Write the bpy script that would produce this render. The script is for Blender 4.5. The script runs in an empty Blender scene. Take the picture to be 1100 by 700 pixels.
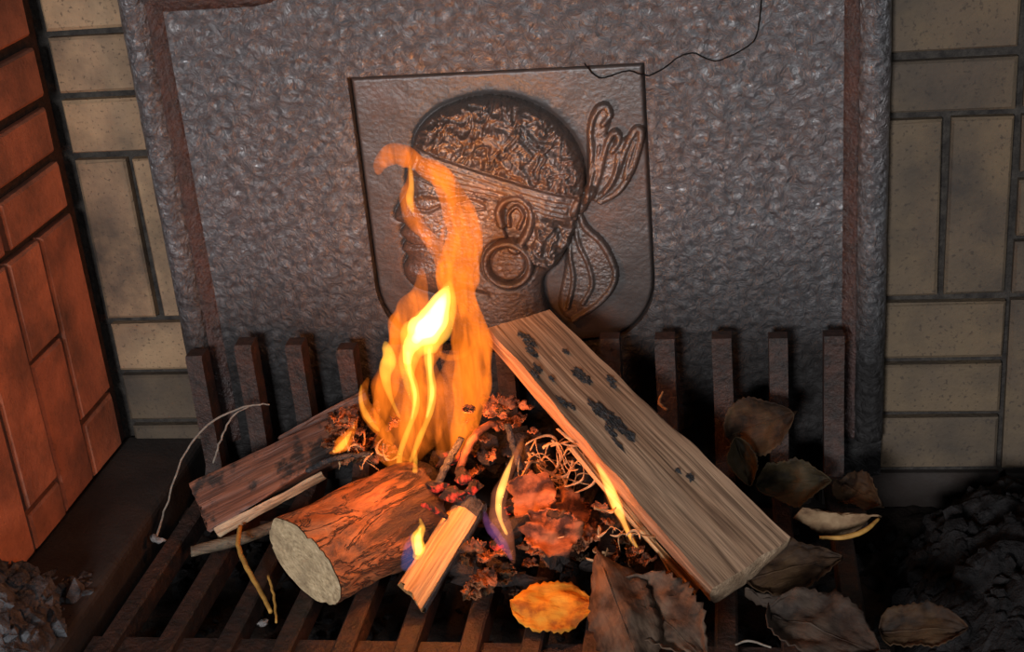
import bpy, bmesh, math, random
import numpy as np
from mathutils import Vector, Matrix, noise
from mathutils.bvhtree import BVHTree

random.seed(7)
rng = np.random.default_rng(7)
scn = bpy.context.scene
COL = scn.collection

# ------------------------------------------------------------------ camera
F_PX, CX, CY = 1529.0, 550.0, 350.0
AX_X = Vector((0.9862606, -0.02011811, -0.16396736))     # world X in camera axes (right, down, forward)
AX_Y = Vector((0.14142548, -0.4101339, 0.90099335))      # world Y (depth)
AX_Z = Vector((-0.08537485, -0.91180341, -0.40165369))   # world Z (up)
CAM = Vector((0.20397492, -1.09864766, 0.48967689))
right_w = Vector((AX_X[0], AX_Y[0], AX_Z[0]))
down_w = Vector((AX_X[1], AX_Y[1], AX_Z[1]))
fwd_w = Vector((AX_X[2], AX_Y[2], AX_Z[2]))
cam_data = bpy.data.cameras.new('camera')
cam_data.sensor_width = 36.0
cam_data.lens = F_PX * 36.0 / 1100.0
cam_data.clip_start = 0.02
cam = bpy.data.objects.new('camera', cam_data)
COL.objects.link(cam)
m3 = Matrix((right_w, -down_w, -fwd_w)).transposed()
cam.matrix_world = Matrix.Translation(CAM) @ m3.to_4x4()
scn.camera = cam

# ------------------------------------------------------------------ world, light, exposure
scn.view_settings.view_transform = 'Standard'
scn.view_settings.look = 'None'
scn.view_settings.gamma = 1.0
scn.view_settings.use_curve_mapping = False
scn.view_settings.exposure = 0.0
scn.cycles.transparent_max_bounces = 96
scn.cycles.max_bounces = 8

wd = bpy.data.worlds.new('room_ambience')
scn.world = wd
wd.use_nodes = True
wd.node_tree.nodes['Background'].inputs[0].default_value = (0.80, 0.88, 1.0, 1)
wd.node_tree.nodes['Background'].inputs[1].default_value = 0.02

def area(name, loc, target, size, energy, color):
    l = bpy.data.lights.new(name, 'AREA')
    l.shape = 'RECTANGLE'
    l.size, l.size_y = size
    l.energy = energy
    l.color = color
    o = bpy.data.objects.new(name, l)
    COL.objects.link(o)
    d = Vector(target) - Vector(loc)
    o.matrix_world = Matrix.Translation(loc) @ d.to_track_quat('-Z', 'Y').to_matrix().to_4x4()
    return o
area('room_window_light', (-0.28, -2.5, 0.60), (0.0, 0.0, 0.10), (0.42, 0.42), 50, (0.97, 0.98, 1.0))
area('right_fill_light', (1.5, -1.9, 0.9), (-0.2, 0.0, 0.10), (0.5, 0.5), 8, (0.93, 0.96, 1.0))  # unseen fill light added on the right to lift the left wall

# ------------------------------------------------------------------ helpers
def W(u, v, x=None, y=None, z=None):
    """photograph pixel -> point of the place on a given plane"""
    a, b = (u - CX) / F_PX, (v - CY) / F_PX
    r = right_w * a + down_w * b + fwd_w
    if x is not None: t = (x - CAM.x) / r.x
    elif y is not None: t = (y - CAM.y) / r.y
    else: t = (z - CAM.z) / r.z
    return CAM + r * t

FRAME = {}
def tag(o, label=None, cat=None, group=None, kind=None):
    if label: o['label'] = label
    if cat: o['category'] = cat
    if group: o['group'] = group
    if kind: o['kind'] = kind
    return o

def empty(name, M):
    o = bpy.data.objects.new(name, None)
    o.empty_display_size = 0.02
    if not isinstance(M, Matrix): M = Matrix.Translation(M)
    o.matrix_world = M
    COL.objects.link(o)
    FRAME[o.name] = M
    return o

def build(name, verts, faces, mat, parent=None, M=None, smooth=True):
    """verts in place coordinates; stored in the frame M (or the parent's frame)"""
    if parent is not None: M = FRAME[parent.name]
    if M is None: M = Matrix.Identity(4)
    if not isinstance(M, Matrix): M = Matrix.Translation(M)
    inv = M.inverted()
    me = bpy.data.meshes.new(name)
    me.from_pydata([tuple(inv @ Vector(v)) for v in verts], [], faces)
    me.update()
    bm = bmesh.new(); bm.from_mesh(me)
    bmesh.ops.recalc_face_normals(bm, faces=bm.faces)
    bm.to_mesh(me); bm.free()
    if smooth: me.polygons.foreach_set('use_smooth', [True] * len(me.polygons))
    me.materials.append(mat)
    o = bpy.data.objects.new(name, me)
    if parent is not None: o.parent = parent
    else: o.matrix_world = M
    COL.objects.link(o)
    FRAME[o.name] = M
    return o

def auto_smooth(o, deg=40):
    me = o.data
    bm = bmesh.new(); bm.from_mesh(me)
    lim = math.radians(deg)
    for e in bm.edges:
        if len(e.link_faces) == 2 and e.calc_face_angle(0) > lim: e.smooth = False
    bm.to_mesh(me); bm.free()
    return o

def loft(rings, cap0=True, cap1=True, closed=True):
    n = len(rings[0]); V = []; Fc = []
    for r in rings: V += [Vector(p) for p in r]
    for i in range(len(rings) - 1):
        for j in range(n if closed else n - 1):
            a = i * n + j; b = i * n + (j + 1) % n
            Fc.append((a, b, b + n, a + n))
    if cap0: Fc.append(tuple(range(n - 1, -1, -1)))
    if cap1: Fc.append(tuple(range((len(rings) - 1) * n, len(rings) * n)))
    return V, Fc

def cr(pts, n):
    """Catmull-Rom through points of any dimension"""
    P = [np.array(p, float) for p in pts]
    P = [2 * P[0] - P[1]] + P + [2 * P[-1] - P[-2]]
    out = []
    segs = len(P) - 3
    for k in range(n):
        t = k / (n - 1) * segs
        i = min(int(t), segs - 1); f = t - i
        p0, p1, p2, p3 = P[i:i + 4]
        out.append(0.5 * (2 * p1 + (p2 - p0) * f + (2 * p0 - 5 * p1 + 4 * p2 - p3) * f * f + (3 * p1 - p0 - 3 * p2 + p3) * f ** 3))
    return out

def tube(path, radii, seg=8):
    """swept tube; returns verts, faces"""
    path = [Vector(p) for p in path]
    rings = []
    up = Vector((0.13, 0.31, 0.94))
    for i, p in enumerate(path):
        d = (path[min(i + 1, len(path) - 1)] - path[max(i - 1, 0)]).normalized()
        a = d.cross(up)
        if a.length < 1e-4: a = d.cross(Vector((1, 0, 0)))
        a.normalize(); b = a.cross(d).normalized()
        r = radii[i] if hasattr(radii, '__len__') else radii
        rings.append([p + (a * math.cos(2 * math.pi * k / seg) + b * math.sin(2 * math.pi * k / seg)) * r for k in range(seg)])
    return loft(rings)

def N3(x, y, z): return noise.noise(Vector((x, y, z)))

# ------------------------------------------------------------------ materials
class NT:
    def __init__(self, name):
        self.m = bpy.data.materials.new(name); self.m.use_nodes = True
        self.t = self.m.node_tree; self.n = self.t.nodes; self.l = self.t.links
        self.b = self.n['Principled BSDF']; self.out = self.n['Material Output']
        self._c = None
    def new(self, k, **kw):
        n = self.n.new(k)
        for a, v in kw.items(): setattr(n, a, v)
        return n
    def put(self, sock, v):
        if hasattr(v, 'links') or isinstance(v, bpy.types.NodeSocket): self.l.new(v, sock)
        elif isinstance(v, (tuple, list)) and len(v) == 3 and sock.type == 'RGBA': sock.default_value = (*v, 1)
        else: sock.default_value = v
    def coord(self, scale=(1, 1, 1), rand=False):
        if self._c is None: self._c = self.new('ShaderNodeTexCoord').outputs['Object']
        mp = self.new('ShaderNodeMapping'); self.l.new(self._c, mp.inputs[0]); mp.inputs['Scale'].default_value = scale
        if rand:
            oi = self.new('ShaderNodeObjectInfo')
            mu = self.math('MULTIPLY', oi.outputs['Random'], 13.7)
            self.l.new(mu, mp.inputs['Location'])
        return mp.outputs[0]
    def rand(self): return self.new('ShaderNodeObjectInfo').outputs['Random']
    def noise(self, vec, scale, detail=4, rough=0.55, dist=0.0):
        n = self.new('ShaderNodeTexNoise'); self.l.new(vec, n.inputs['Vector'])
        n.inputs['Scale'].default_value = scale; n.inputs['Detail'].default_value = detail
        n.inputs['Roughness'].default_value = rough; n.inputs['Distortion'].default_value = dist
        return n.outputs['Fac']
    def voro(self, vec, scale, feature='F1'):
        n = self.new('ShaderNodeTexVoronoi', feature=feature); self.l.new(vec, n.inputs['Vector'])
        n.inputs['Scale'].default_value = scale
        return n.outputs['Distance']
    def ramp(self, fac, stops):
        n = self.new('ShaderNodeValToRGB'); self.l.new(fac, n.inputs[0])
        e = n.color_ramp.elements
        while len(e) < len(stops): e.new(0.5)
        for el, (p, c) in zip(e, stops):
            el.position = p; el.color = (*c, 1) if isinstance(c, (tuple, list)) else (c, c, c, 1)
        return n.outputs[0]
    def math(self, op, a, b=0.0, c=None, clamp=False):
        n = self.new('ShaderNodeMath', operation=op, use_clamp=clamp)
        self.put(n.inputs[0], a); self.put(n.inputs[1], b)
        if c is not None: self.put(n.inputs[2], c)
        return n.outputs[0]
    def mix(self, fac, a, b, mode='MIX'):
        n = self.new('ShaderNodeMix', data_type='RGBA', blend_type=mode)
        self.put(n.inputs[0], fac); self.put(n.inputs[6], a); self.put(n.inputs[7], b)
        return n.outputs[2]
    def sep(self, vec):
        n = self.new('ShaderNodeSeparateXYZ'); self.l.new(vec, n.inputs[0]); return n.outputs
    def bump(self, h, strength, dist, prev=None):
        n = self.new('ShaderNodeBump'); self.l.new(h, n.inputs['Height'])
        n.inputs['Strength'].default_value = strength; n.inputs['Distance'].default_value = dist
        if prev is not None: self.l.new(prev, n.inputs['Normal'])
        return n.outputs[0]
    def set(self, color=None, rough=None, spec=None, metal=None, normal=None):
        b = self.b.inputs
        if color is not None: self.put(b['Base Color'], color)
        if rough is not None: self.put(b['Roughness'], rough)
        if spec is not None: self.put(b['Specular IOR Level'], spec)
        if metal is not None: self.put(b['Metallic'], metal)
        if normal is not None: self.l.new(normal, b['Normal'])
        return self.m

def mat_iron(name, bscale=1.0, bstr=0.85, base=(0.082, 0.080, 0.086), rust=0.14, soot=True, rough=0.34, spec=0.95):
    t = NT(name); c = t.coord()
    warp = t.noise(c, 30, 2)
    n1 = t.noise(c, 95 * bscale, 5, 0.6, 1.2)
    n2 = t.voro(t.coord((1, 1, 1.25)), 120 * bscale, 'SMOOTH_F1')
    h = t.math('ADD', t.math('MULTIPLY', n1, 1.0), t.math('MULTIPLY', n2, 0.55))
    nb = t.bump(h, bstr, 0.007)
    fine = t.noise(c, 900, 3)
    nb = t.bump(fine, 0.18, 0.0008, nb)
    rm = t.ramp(t.noise(c, 9, 4, 0.6), [(0.48, 0.0), (0.68, 1.0)])
    col = t.mix(t.math('MULTIPLY', rm, rust), base, (0.19, 0.085, 0.05))
    col = t.mix(t.ramp(t.noise(c, 160, 4), [(0.35, 0.55), (0.6, 0.0)]), col, (0.045, 0.04, 0.04))
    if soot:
        # soot caked on the lower plate plus painted-in pile shade, ragged upper edge
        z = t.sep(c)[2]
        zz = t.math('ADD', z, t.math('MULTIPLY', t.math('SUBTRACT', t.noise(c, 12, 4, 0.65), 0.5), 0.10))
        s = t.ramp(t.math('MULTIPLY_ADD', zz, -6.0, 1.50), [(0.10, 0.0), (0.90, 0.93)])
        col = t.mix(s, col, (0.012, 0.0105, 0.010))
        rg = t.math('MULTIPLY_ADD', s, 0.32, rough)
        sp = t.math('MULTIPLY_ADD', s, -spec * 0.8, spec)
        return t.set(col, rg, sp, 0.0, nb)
    return t.set(col, rough, spec, 0.0, nb)

def mat_brick(name, c1, c2, c3, sootf, speck=0.6):
    t = NT(name); c = t.coord(rand=True)
    col = t.mix(t.rand(), c1, c2)
    col = t.mix(t.ramp(t.noise(c, 22, 4, 0.6), [(0.42, 0.0), (0.70, 0.75)]), col, c3)
    sp = t.ramp(t.noise(c, 330, 2, 0.5), [(0.60, 0.0), (0.70, speck)])
    col = t.mix(sp, col, (0.03, 0.022, 0.018))
    so = t.ramp(t.noise(c, 13, 5, 0.62), [(0.42, 0.0), (0.74, sootf)])
    col = t.mix(so, col, (0.035, 0.03, 0.027))
    h = t.math('ADD', t.noise(c, 260, 5, 0.6), t.math('MULTIPLY', t.noise(c, 40, 3), 0.8))
    return t.set(col, 0.78, 0.3, 0, t.bump(h, 0.5, 0.0018))

def mat_plain(name, col, col2, scale, rough=0.8, bump=0.5, bd=0.002, spec=0.3, detail=5):
    t = NT(name); c = t.coord(rand=True)
    n = t.noise(c, scale, detail, 0.6)
    return t.set(t.mix(t.ramp(n, [(0.35, 0.0), (0.68, 1.0)]), col, col2), rough, spec, 0, t.bump(t.noise(c, scale * 2.2, 5, 0.65), bump, bd))

def mat_wood(name, light, mid, dark, char=0.0, fine=420, wide=75, rough=0.7):
    """split wood: fibre streaks run along local X"""
    t = NT(name)
    cs = t.coord((4.0, wide, wide)); cf = t.coord((7.0, fine, fine)); c = t.coord()
    n1 = t.noise(cs, 1.0, 5, 0.62, 0.25); n2 = t.noise(cf, 1.0, 3, 0.6)
    col = t.ramp(n1, [(0.30, dark), (0.44, mid), (0.60, light), (0.8, mid)])
    col = t.mix(t.ramp(n2, [(0.36, 0.65), (0.55, 0.0)]), col, dark)
    if char:
        k = t.ramp(t.noise(c, 34, 5, 0.65), [(0.51, 0.0), (0.60, char)])
        col = t.mix(k, col, (0.02, 0.016, 0.014))
    h = t.math('ADD', n2, t.math('MULTIPLY', n1, 1.5))
    return t.set(col, rough, 0.3, 0, t.bump(h, 0.7, 0.0018))

def mat_bark(name, c1, c2, crack):
    t = NT(name)
    n = t.noise(t.coord((0.45, 1, 1)), 90, 6, 0.7, 0.9)
    lg = t.noise(t.coord((0.35, 1, 1)), 42, 5, 0.62, 1.6)
    line = t.math('ABSOLUTE', t.math('SUBTRACT', lg, 0.5))
    k = t.ramp(line, [(0.004, 0.85), (0.024, 0.0)])
    col = t.mix(t.ramp(n, [(0.34, 0.0), (0.66, 1.0)]), c1, c2)
    col = t.mix(t.ramp(t.noise(t.coord(), 38, 4, 0.6), [(0.52, 0.0), (0.66, 0.8)]), col, (0.07, 0.035, 0.022))
    x = t.sep(t.coord())[0]
    burnt = t.ramp(t.math('ADD', t.math('MULTIPLY', x, 9.0), t.math('MULTIPLY', t.math('SUBTRACT', lg, 0.5), 2.2)), [(0.42, 0.0), (0.75, 0.92)])
    col = t.mix(burnt, col, (0.022, 0.012, 0.009))
    col = t.mix(k, col, crack)
    h = t.math('SUBTRACT', t.math('MULTIPLY', n, 1.4), t.math('MULTIPLY', k, 0.9))
    return t.set(col, 0.68, 0.35, 0, t.bump(h, 0.9, 0.003))

def mat_leaf(name, c1, c2, c3, trans=0.25):
    t = NT(name); c = t.coord()
    n = t.noise(c, 45, 5, 0.6)
    col = t.ramp(n, [(0.40, c2), (0.50, c1), (0.63, c3)])
    vein = t.noise(t.coord((60, 260, 60)), 1.0, 2)
    col = t.mix(t.ramp(vein, [(0.4, 0.35), (0.52, 0.0)]), col, c2)
    h = t.math('ADD', vein, t.noise(c, 150, 4))
    m = t.set(col, 0.75, 0.22, 0, t.bump(h, 0.5, 0.0015))
    return m

def mat_flame(name, col, strength, var=0.0, vscale=(1, 1, 1), lo=0.25, soot=0.0):
    t = NT(name); t.n.remove(t.b)
    em = t.new('ShaderNodeEmission')
    em.inputs[0].default_value = (*col, 1)
    if var:
        n = t.noise(t.coord(vscale), 1.0, 3, 0.55, 0.6)
        f = t.ramp(n, [(0.36, lo), (0.64, 1.0)])
        t.put(em.inputs[1], t.math('MULTIPLY', f, strength))
    else:
        em.inputs[1].default_value = strength
    if soot:                       # soot particles in the flame veil what lies behind it
        ab = t.new('ShaderNodeVolumeAbsorption'); ab.inputs[0].default_value = (0.0, 0.0, 0.0, 1); ab.inputs[1].default_value = soot
        ad = t.new('ShaderNodeAddShader'); t.l.new(em.outputs[0], ad.inputs[0]); t.l.new(ab.outputs[0], ad.inputs[1])
        t.l.new(ad.outputs[0], t.out.inputs['Volume'])
    else: t.l.new(em.outputs[0], t.out.inputs['Volume'])
    return t.m

def mat_ember(name, base, hot, strength, lo=0.56, hi=0.70, scale=90):
    t = NT(name); c = t.coord()
    n = t.noise(c, scale, 4, 0.6)
    k = t.ramp(n, [(lo, 0.0), (hi, 1.0)])
    t.set(t.mix(t.noise(c, 200, 4), base, (base[0] * 3 + 0.004, base[1] * 3, base[2] * 3)), 0.85, 0.3, 0, t.bump(t.noise(c, 220, 5, 0.7), 0.8, 0.003))
    t.put(t.b.inputs['Emission Color'], hot)
    t.put(t.b.inputs['Emission Strength'], t.math('MULTIPLY', k, strength))
    return t.m

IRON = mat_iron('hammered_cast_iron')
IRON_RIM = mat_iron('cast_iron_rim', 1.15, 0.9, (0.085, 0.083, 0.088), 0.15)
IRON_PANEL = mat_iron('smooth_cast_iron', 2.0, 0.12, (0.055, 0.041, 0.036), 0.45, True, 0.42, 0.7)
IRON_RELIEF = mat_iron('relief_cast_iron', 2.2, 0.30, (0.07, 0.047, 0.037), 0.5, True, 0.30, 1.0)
RUST = mat_plain('rusty_iron', (0.070, 0.031, 0.024), (0.030, 0.020, 0.019), 70, 0.42, 1.0, 0.006, 0.7)
BLACK = mat_plain('black_crack', (0.006, 0.005, 0.005), (0.012, 0.01, 0.009), 200, 0.9, 0.2, 0.001, 0.1)
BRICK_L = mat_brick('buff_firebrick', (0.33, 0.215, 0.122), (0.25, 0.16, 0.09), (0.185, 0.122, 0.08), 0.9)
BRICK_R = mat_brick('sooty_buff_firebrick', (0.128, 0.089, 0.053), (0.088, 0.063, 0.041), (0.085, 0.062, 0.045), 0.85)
BRICK_RED = mat_brick('red_firebrick', (0.44, 0.165, 0.090), (0.34, 0.125, 0.072), (0.20, 0.078, 0.052), 0.85, 0.25)
BRICK_SOOT = mat_brick('black_sooted_firebrick', (0.024, 0.016, 0.013), (0.018, 0.013, 0.011), (0.03, 0.02, 0.016), 0.9, 0.4)
MORTAR = mat_plain('sooty_mortar', (0.055, 0.047, 0.04), (0.02, 0.017, 0.016), 120, 0.9, 0.9, 0.004)
MORTAR_RED = mat_plain('dark_red_mortar', (0.05, 0.028, 0.02), (0.02, 0.014, 0.012), 120, 0.9, 0.9, 0.004)
SOOT = mat_plain('soot', (0.016, 0.012, 0.010), (0.03, 0.022, 0.018), 50, 0.92, 0.8, 0.004, 0.15)
GRATE = mat_plain('rusted_grate_iron', (0.042, 0.018, 0.012), (0.010, 0.007, 0.006), 85, 0.6, 0.9, 0.003, 0.5)
ASH = mat_plain('grey_ash', (0.022, 0.020, 0.020), (0.007, 0.006, 0.006), 90, 0.95, 1.0, 0.006, 0.1)
ASH_BLUE = mat_plain('blue_grey_ash', (0.115, 0.115, 0.122), (0.02, 0.019, 0.02), 70, 0.95, 1.0, 0.006, 0.1)
ASH_PALE = mat_plain('pale_ash', (0.30, 0.28, 0.27), (0.12, 0.11, 0.105), 150, 0.95, 0.8, 0.004, 0.1)
WOOD_BIG = mat_wood('split_oak', (0.38, 0.24, 0.15), (0.27, 0.16, 0.095), (0.075, 0.04, 0.024), 0.0, 300, 42)
WOOD_END = mat_wood('cut_oak_end', (0.36, 0.25, 0.16), (0.27, 0.18, 0.11), (0.14, 0.085, 0.05))
WOOD_PALE = mat_wood('pale_split_wood', (0.46, 0.34, 0.22), (0.36, 0.25, 0.15), (0.13, 0.075, 0.045))
WOOD_KIND = mat_wood('fresh_kindling', (0.48, 0.30, 0.14), (0.38, 0.21, 0.085), (0.10, 0.045, 0.02), 0.0, 260, 80)
WOOD_RED = mat_wood('red_brown_bark_wood', (0.20, 0.085, 0.05), (0.15, 0.062, 0.038), (0.05, 0.026, 0.02), 0.95, 300, 60, 0.55)
STICK_GREY = mat_wood('grey_brown_stick', (0.15, 0.115, 0.075), (0.10, 0.075, 0.05), (0.04, 0.028, 0.02))
BARK = mat_bark('cracked_bark', (0.34, 0.125, 0.045), (0.16, 0.055, 0.024), (0.018, 0.008, 0.006))
CHAR = mat_plain('charred_wood', (0.012, 0.011, 0.011), (0.05, 0.048, 0.05), 130, 0.6, 1.0, 0.004, 0.5)
CHARCOAL = mat_plain('charcoal', (0.012, 0.008, 0.007), (0.035, 0.020, 0.015), 110, 0.75, 1.0, 0.005, 0.4)
EMBER = mat_ember('glowing_ember', (0.006, 0.004, 0.004), (1.0, 0.045, 0.018), 1.5, 0.52, 0.70)
SAWN = None

def mat_sawn():
    t = NT('sawn_end_grain'); c = t.coord()
    n = t.noise(c, 190, 6, 0.78)
    s = t.sep(c)
    r = t.math('SQRT', t.math('ADD', t.math('MULTIPLY', s[1], s[1]), t.math('MULTIPLY', s[2], s[2])))
    rings = t.math('SINE', t.math('MULTIPLY', t.math('ADD', r, t.math('MULTIPLY', t.noise(c, 40, 3), 0.006)), 1500.0))
    col = t.ramp(n, [(0.32, (0.20, 0.135, 0.075)), (0.48, (0.56, 0.405, 0.235)), (0.70, (0.78, 0.60, 0.375))])
    col = t.mix(t.math('MULTIPLY_ADD', rings, 0.11, 0.11), col, (0.28, 0.20, 0.11))
    col = t.mix(t.ramp(t.noise(c, 55, 4, 0.6), [(0.45, 0.0), (0.70, 0.65)]), col, (0.22, 0.15, 0.085))
    return t.set(col, 0.85, 0.25, 0, t.bump(t.noise(c, 300, 5, 0.75), 0.9, 0.002))
SAWN = mat_sawn()

L_YEL = mat_leaf('yellow_leaf', (0.46, 0.19, 0.014), (0.22, 0.07, 0.008), (0.44, 0.25, 0.03))
L_GREY = mat_leaf('grey_brown_leaf', (0.075, 0.045, 0.029), (0.03, 0.017, 0.011), (0.11, 0.07, 0.046))
L_DULL = mat_leaf('dull_brown_leaf', (0.038, 0.025, 0.018), (0.016, 0.010, 0.007), (0.056, 0.038, 0.027))
L_BRN = mat_leaf('brown_leaf', (0.034, 0.016, 0.007), (0.012, 0.006, 0.003), (0.05, 0.026, 0.011))
L_OLIVE = mat_leaf('olive_leaf', (0.030, 0.020, 0.008), (0.014, 0.009, 0.004), (0.044, 0.028, 0.012))
L_TAN = mat_leaf('tan_leaf', (0.20, 0.12, 0.065), (0.10, 0.055, 0.03), (0.26, 0.17, 0.095))
L_RED = mat_leaf('scorched_leaf', (0.19, 0.066, 0.028), (0.035, 0.013, 0.008), (0.28, 0.105, 0.045))
TWIG_W = mat_plain('grey_white_twig', (0.25, 0.21, 0.17), (0.13, 0.10, 0.08), 200, 0.8, 0.4)
TWIG_Y = mat_plain('yellow_stem', (0.45, 0.24, 0.055), (0.30, 0.15, 0.035), 120, 0.6, 0.3)
SHAVE = mat_wood('pale_wood_shaving', (0.52, 0.31, 0.16), (0.40, 0.22, 0.10), (0.18, 0.08, 0.035))

# ------------------------------------------------------------------ setting: walls, floor, ledge
YB = 0.010          # face of the back brickwork; the fireback's face is y = 0
ZG = -0.126         # top of the grate bars
ZF = -0.185         # ash floor under the grate
XL = -0.370         # face of the left brick wall

def box_mesh(x0, x1, y0, y1, z0, z1):
    V = [(x, y, z) for x in (x0, x1) for y in (y0, y1) for z in (z0, z1)]
    Fc = [(0, 1, 3, 2), (4, 6, 7, 5), (0, 4, 5, 1), (2, 3, 7, 6), (0, 2, 6, 4), (1, 5, 7, 3)]
    return V, Fc

V, Fc = box_mesh(-0.43, 0.75, YB + 0.009, YB + 0.09, ZF - 0.02, 0.62)
wall_back = tag(build('wall_back', V, Fc, MORTAR, smooth=False), 'sooty mortar bed of the buff brick back wall', kind='structure')
V, Fc = box_mesh(XL - 0.09, XL - 0.008, -0.62, YB + 0.005, ZF - 0.02, 0.62)
wall_left = tag(build('wall_left', V, Fc, MORTAR_RED, smooth=False), 'dark mortar bed of the red brick side wall', kind='structure')

def brick_mesh(w, h, seed, d=0.030, ch=0.0022):
    """chamfered brick, face towards -Y, centred on its face"""
    r = random.Random(seed)
    j = lambda s: r.uniform(-s, s)
    V = []
    for (y, ins, s) in ((d, 0.0, 0.0), (ch, 0.0, 0.0007), (0.0, ch, 0.0007)):
        for sx, sz in ((-1, -1), (1, -1), (1, 1), (-1, 1)):
            # two points per corner edge keep the arris a little uneven
            V.append((sx * (w / 2 - ins) + j(s), y + j(s * 0.4), sz * (h / 2 - ins) + j(s)))
    Fc = []
    for a in (0, 4):
        for k in range(4):
            Fc.append((a + k, a + (k + 1) % 4, a + 4 + (k + 1) % 4, a + 4 + k))
    Fc.append((8, 9, 10, 11))
    return V, Fc
_bm = {}
def brick(parent, cx, cz, w, h, mat, rot=0.0, origin=None, seedn=3, off=0.0):
    key = (round(w, 4), round(h, 4), random.randrange(seedn), mat.name)
    if key not in _bm:
        V, Fc = brick_mesh(w, h, hash(key[:3]) & 0xffff)
        me = bpy.data.meshes.new('brick'); me.from_pydata(V, [], Fc); me.update()
        bm = bmesh.new(); bm.from_mesh(me); bmesh.ops.recalc_face_normals(bm, faces=bm.faces); bm.to_mesh(me); bm.free()
        me.materials.append(mat); _bm[key] = me
    o = bpy.data.objects.new('brick', _bm[key]); o.parent = parent
    o.location = origin; o.rotation_euler = (random.uniform(-.006, .006), random.uniform(-.004, .004), rot)
    COL.objects.link(o)
    return o

J = 0.0065
def bb(x0, x1, z0, z1, mat):          # back wall brick between joint centres
    brick(wall_back, 0, 0, x1 - x0 - J, z1 - z0 - J, mat, 0.0, ((x0 + x1) / 2, YB + random.uniform(-.0008, .0008), (z0 + z1) / 2))
P = 0.0525
# left of the fireback
zl = [0.4265, 0.374, 0.3215, 0.268, 0.215, 0.162]
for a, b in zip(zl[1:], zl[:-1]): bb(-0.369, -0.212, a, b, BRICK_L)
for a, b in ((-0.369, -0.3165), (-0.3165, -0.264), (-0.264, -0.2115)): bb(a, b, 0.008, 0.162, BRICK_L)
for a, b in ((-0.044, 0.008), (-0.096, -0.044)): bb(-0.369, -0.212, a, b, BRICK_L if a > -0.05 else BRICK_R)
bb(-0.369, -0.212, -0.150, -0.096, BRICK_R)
# right of the fireback
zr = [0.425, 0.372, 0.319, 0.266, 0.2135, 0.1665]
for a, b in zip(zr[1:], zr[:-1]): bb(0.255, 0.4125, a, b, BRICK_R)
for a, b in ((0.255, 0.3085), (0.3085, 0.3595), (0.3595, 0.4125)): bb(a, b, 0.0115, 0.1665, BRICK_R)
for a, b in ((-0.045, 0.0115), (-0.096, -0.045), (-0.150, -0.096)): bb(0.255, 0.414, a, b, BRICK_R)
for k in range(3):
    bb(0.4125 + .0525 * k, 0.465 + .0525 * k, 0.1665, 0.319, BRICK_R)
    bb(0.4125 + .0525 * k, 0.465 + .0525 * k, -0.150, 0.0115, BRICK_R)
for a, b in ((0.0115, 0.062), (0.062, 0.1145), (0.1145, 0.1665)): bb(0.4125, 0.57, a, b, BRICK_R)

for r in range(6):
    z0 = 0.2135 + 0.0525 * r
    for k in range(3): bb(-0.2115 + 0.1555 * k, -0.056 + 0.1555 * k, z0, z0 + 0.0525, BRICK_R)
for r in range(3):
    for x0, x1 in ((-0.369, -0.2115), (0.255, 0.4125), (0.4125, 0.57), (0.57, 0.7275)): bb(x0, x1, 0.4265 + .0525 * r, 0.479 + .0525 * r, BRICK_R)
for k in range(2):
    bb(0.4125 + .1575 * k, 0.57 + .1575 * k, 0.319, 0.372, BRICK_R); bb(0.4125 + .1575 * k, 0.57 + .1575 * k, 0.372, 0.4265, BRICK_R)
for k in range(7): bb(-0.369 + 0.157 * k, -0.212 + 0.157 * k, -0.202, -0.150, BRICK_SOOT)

def lb(y0, y1, z0, z1, mat=None):     # left wall brick between joint centres (face towards +X)
    o = brick(wall_left, 0, 0, y1 - y0 - (0.0045 if z1 < 0.12 else 0.010), z1 - z0 - (0.010 if z0 > 0.1 else 0.0045), mat or BRICK_RED, math.radians(90), (XL + random.uniform(-.0008, .0008), (y0 + y1) / 2, (z0 + z1) / 2))
zz = [0.573, 0.522, 0.471, 0.42, 0.369, 0.318, 0.267, 0.217, 0.169, 0.1195]
for i, (a, b) in enumerate(zip(zz[1:], zz[:-1])):
    s = -0.165 if i % 2 else -0.119
    if i == 8: s = -0.119
    lb(s, -0.003, a, b); lb(s - 0.155, s, a, b); lb(s - 0.31, s - 0.155, a, b)
yj = [-0.003, -0.0675, -0.126, -0.185, -0.244, -0.303, -0.362]
zsp = [-0.035 if False else -0.109, 0.030, -0.109, -0.02, 0.03, -0.04]
for i, (a, b) in enumerate(zip(yj[1:], yj[:-1])):
    sp = [-0.055, 0.030, -0.075, 0.03, -0.06, 0.02][i]
    lb(a, b, sp, 0.1195); lb(a, b, -0.1115, sp)

# sooted ledge beside the grate, floor of ash
V, Fc = box_mesh(XL - 0.008, -0.2975, -0.62, YB + 0.008, ZF - 0.02, -0.112)
n0 = []
led = build('trim_1', V, Fc, BRICK_SOOT, smooth=False)
tag(led, 'black sooted ledge along the red brick wall', kind='structure')
bv = led.modifiers.new('bevel', 'BEVEL'); bv.width = 0.006; bv.segments = 3

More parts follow.
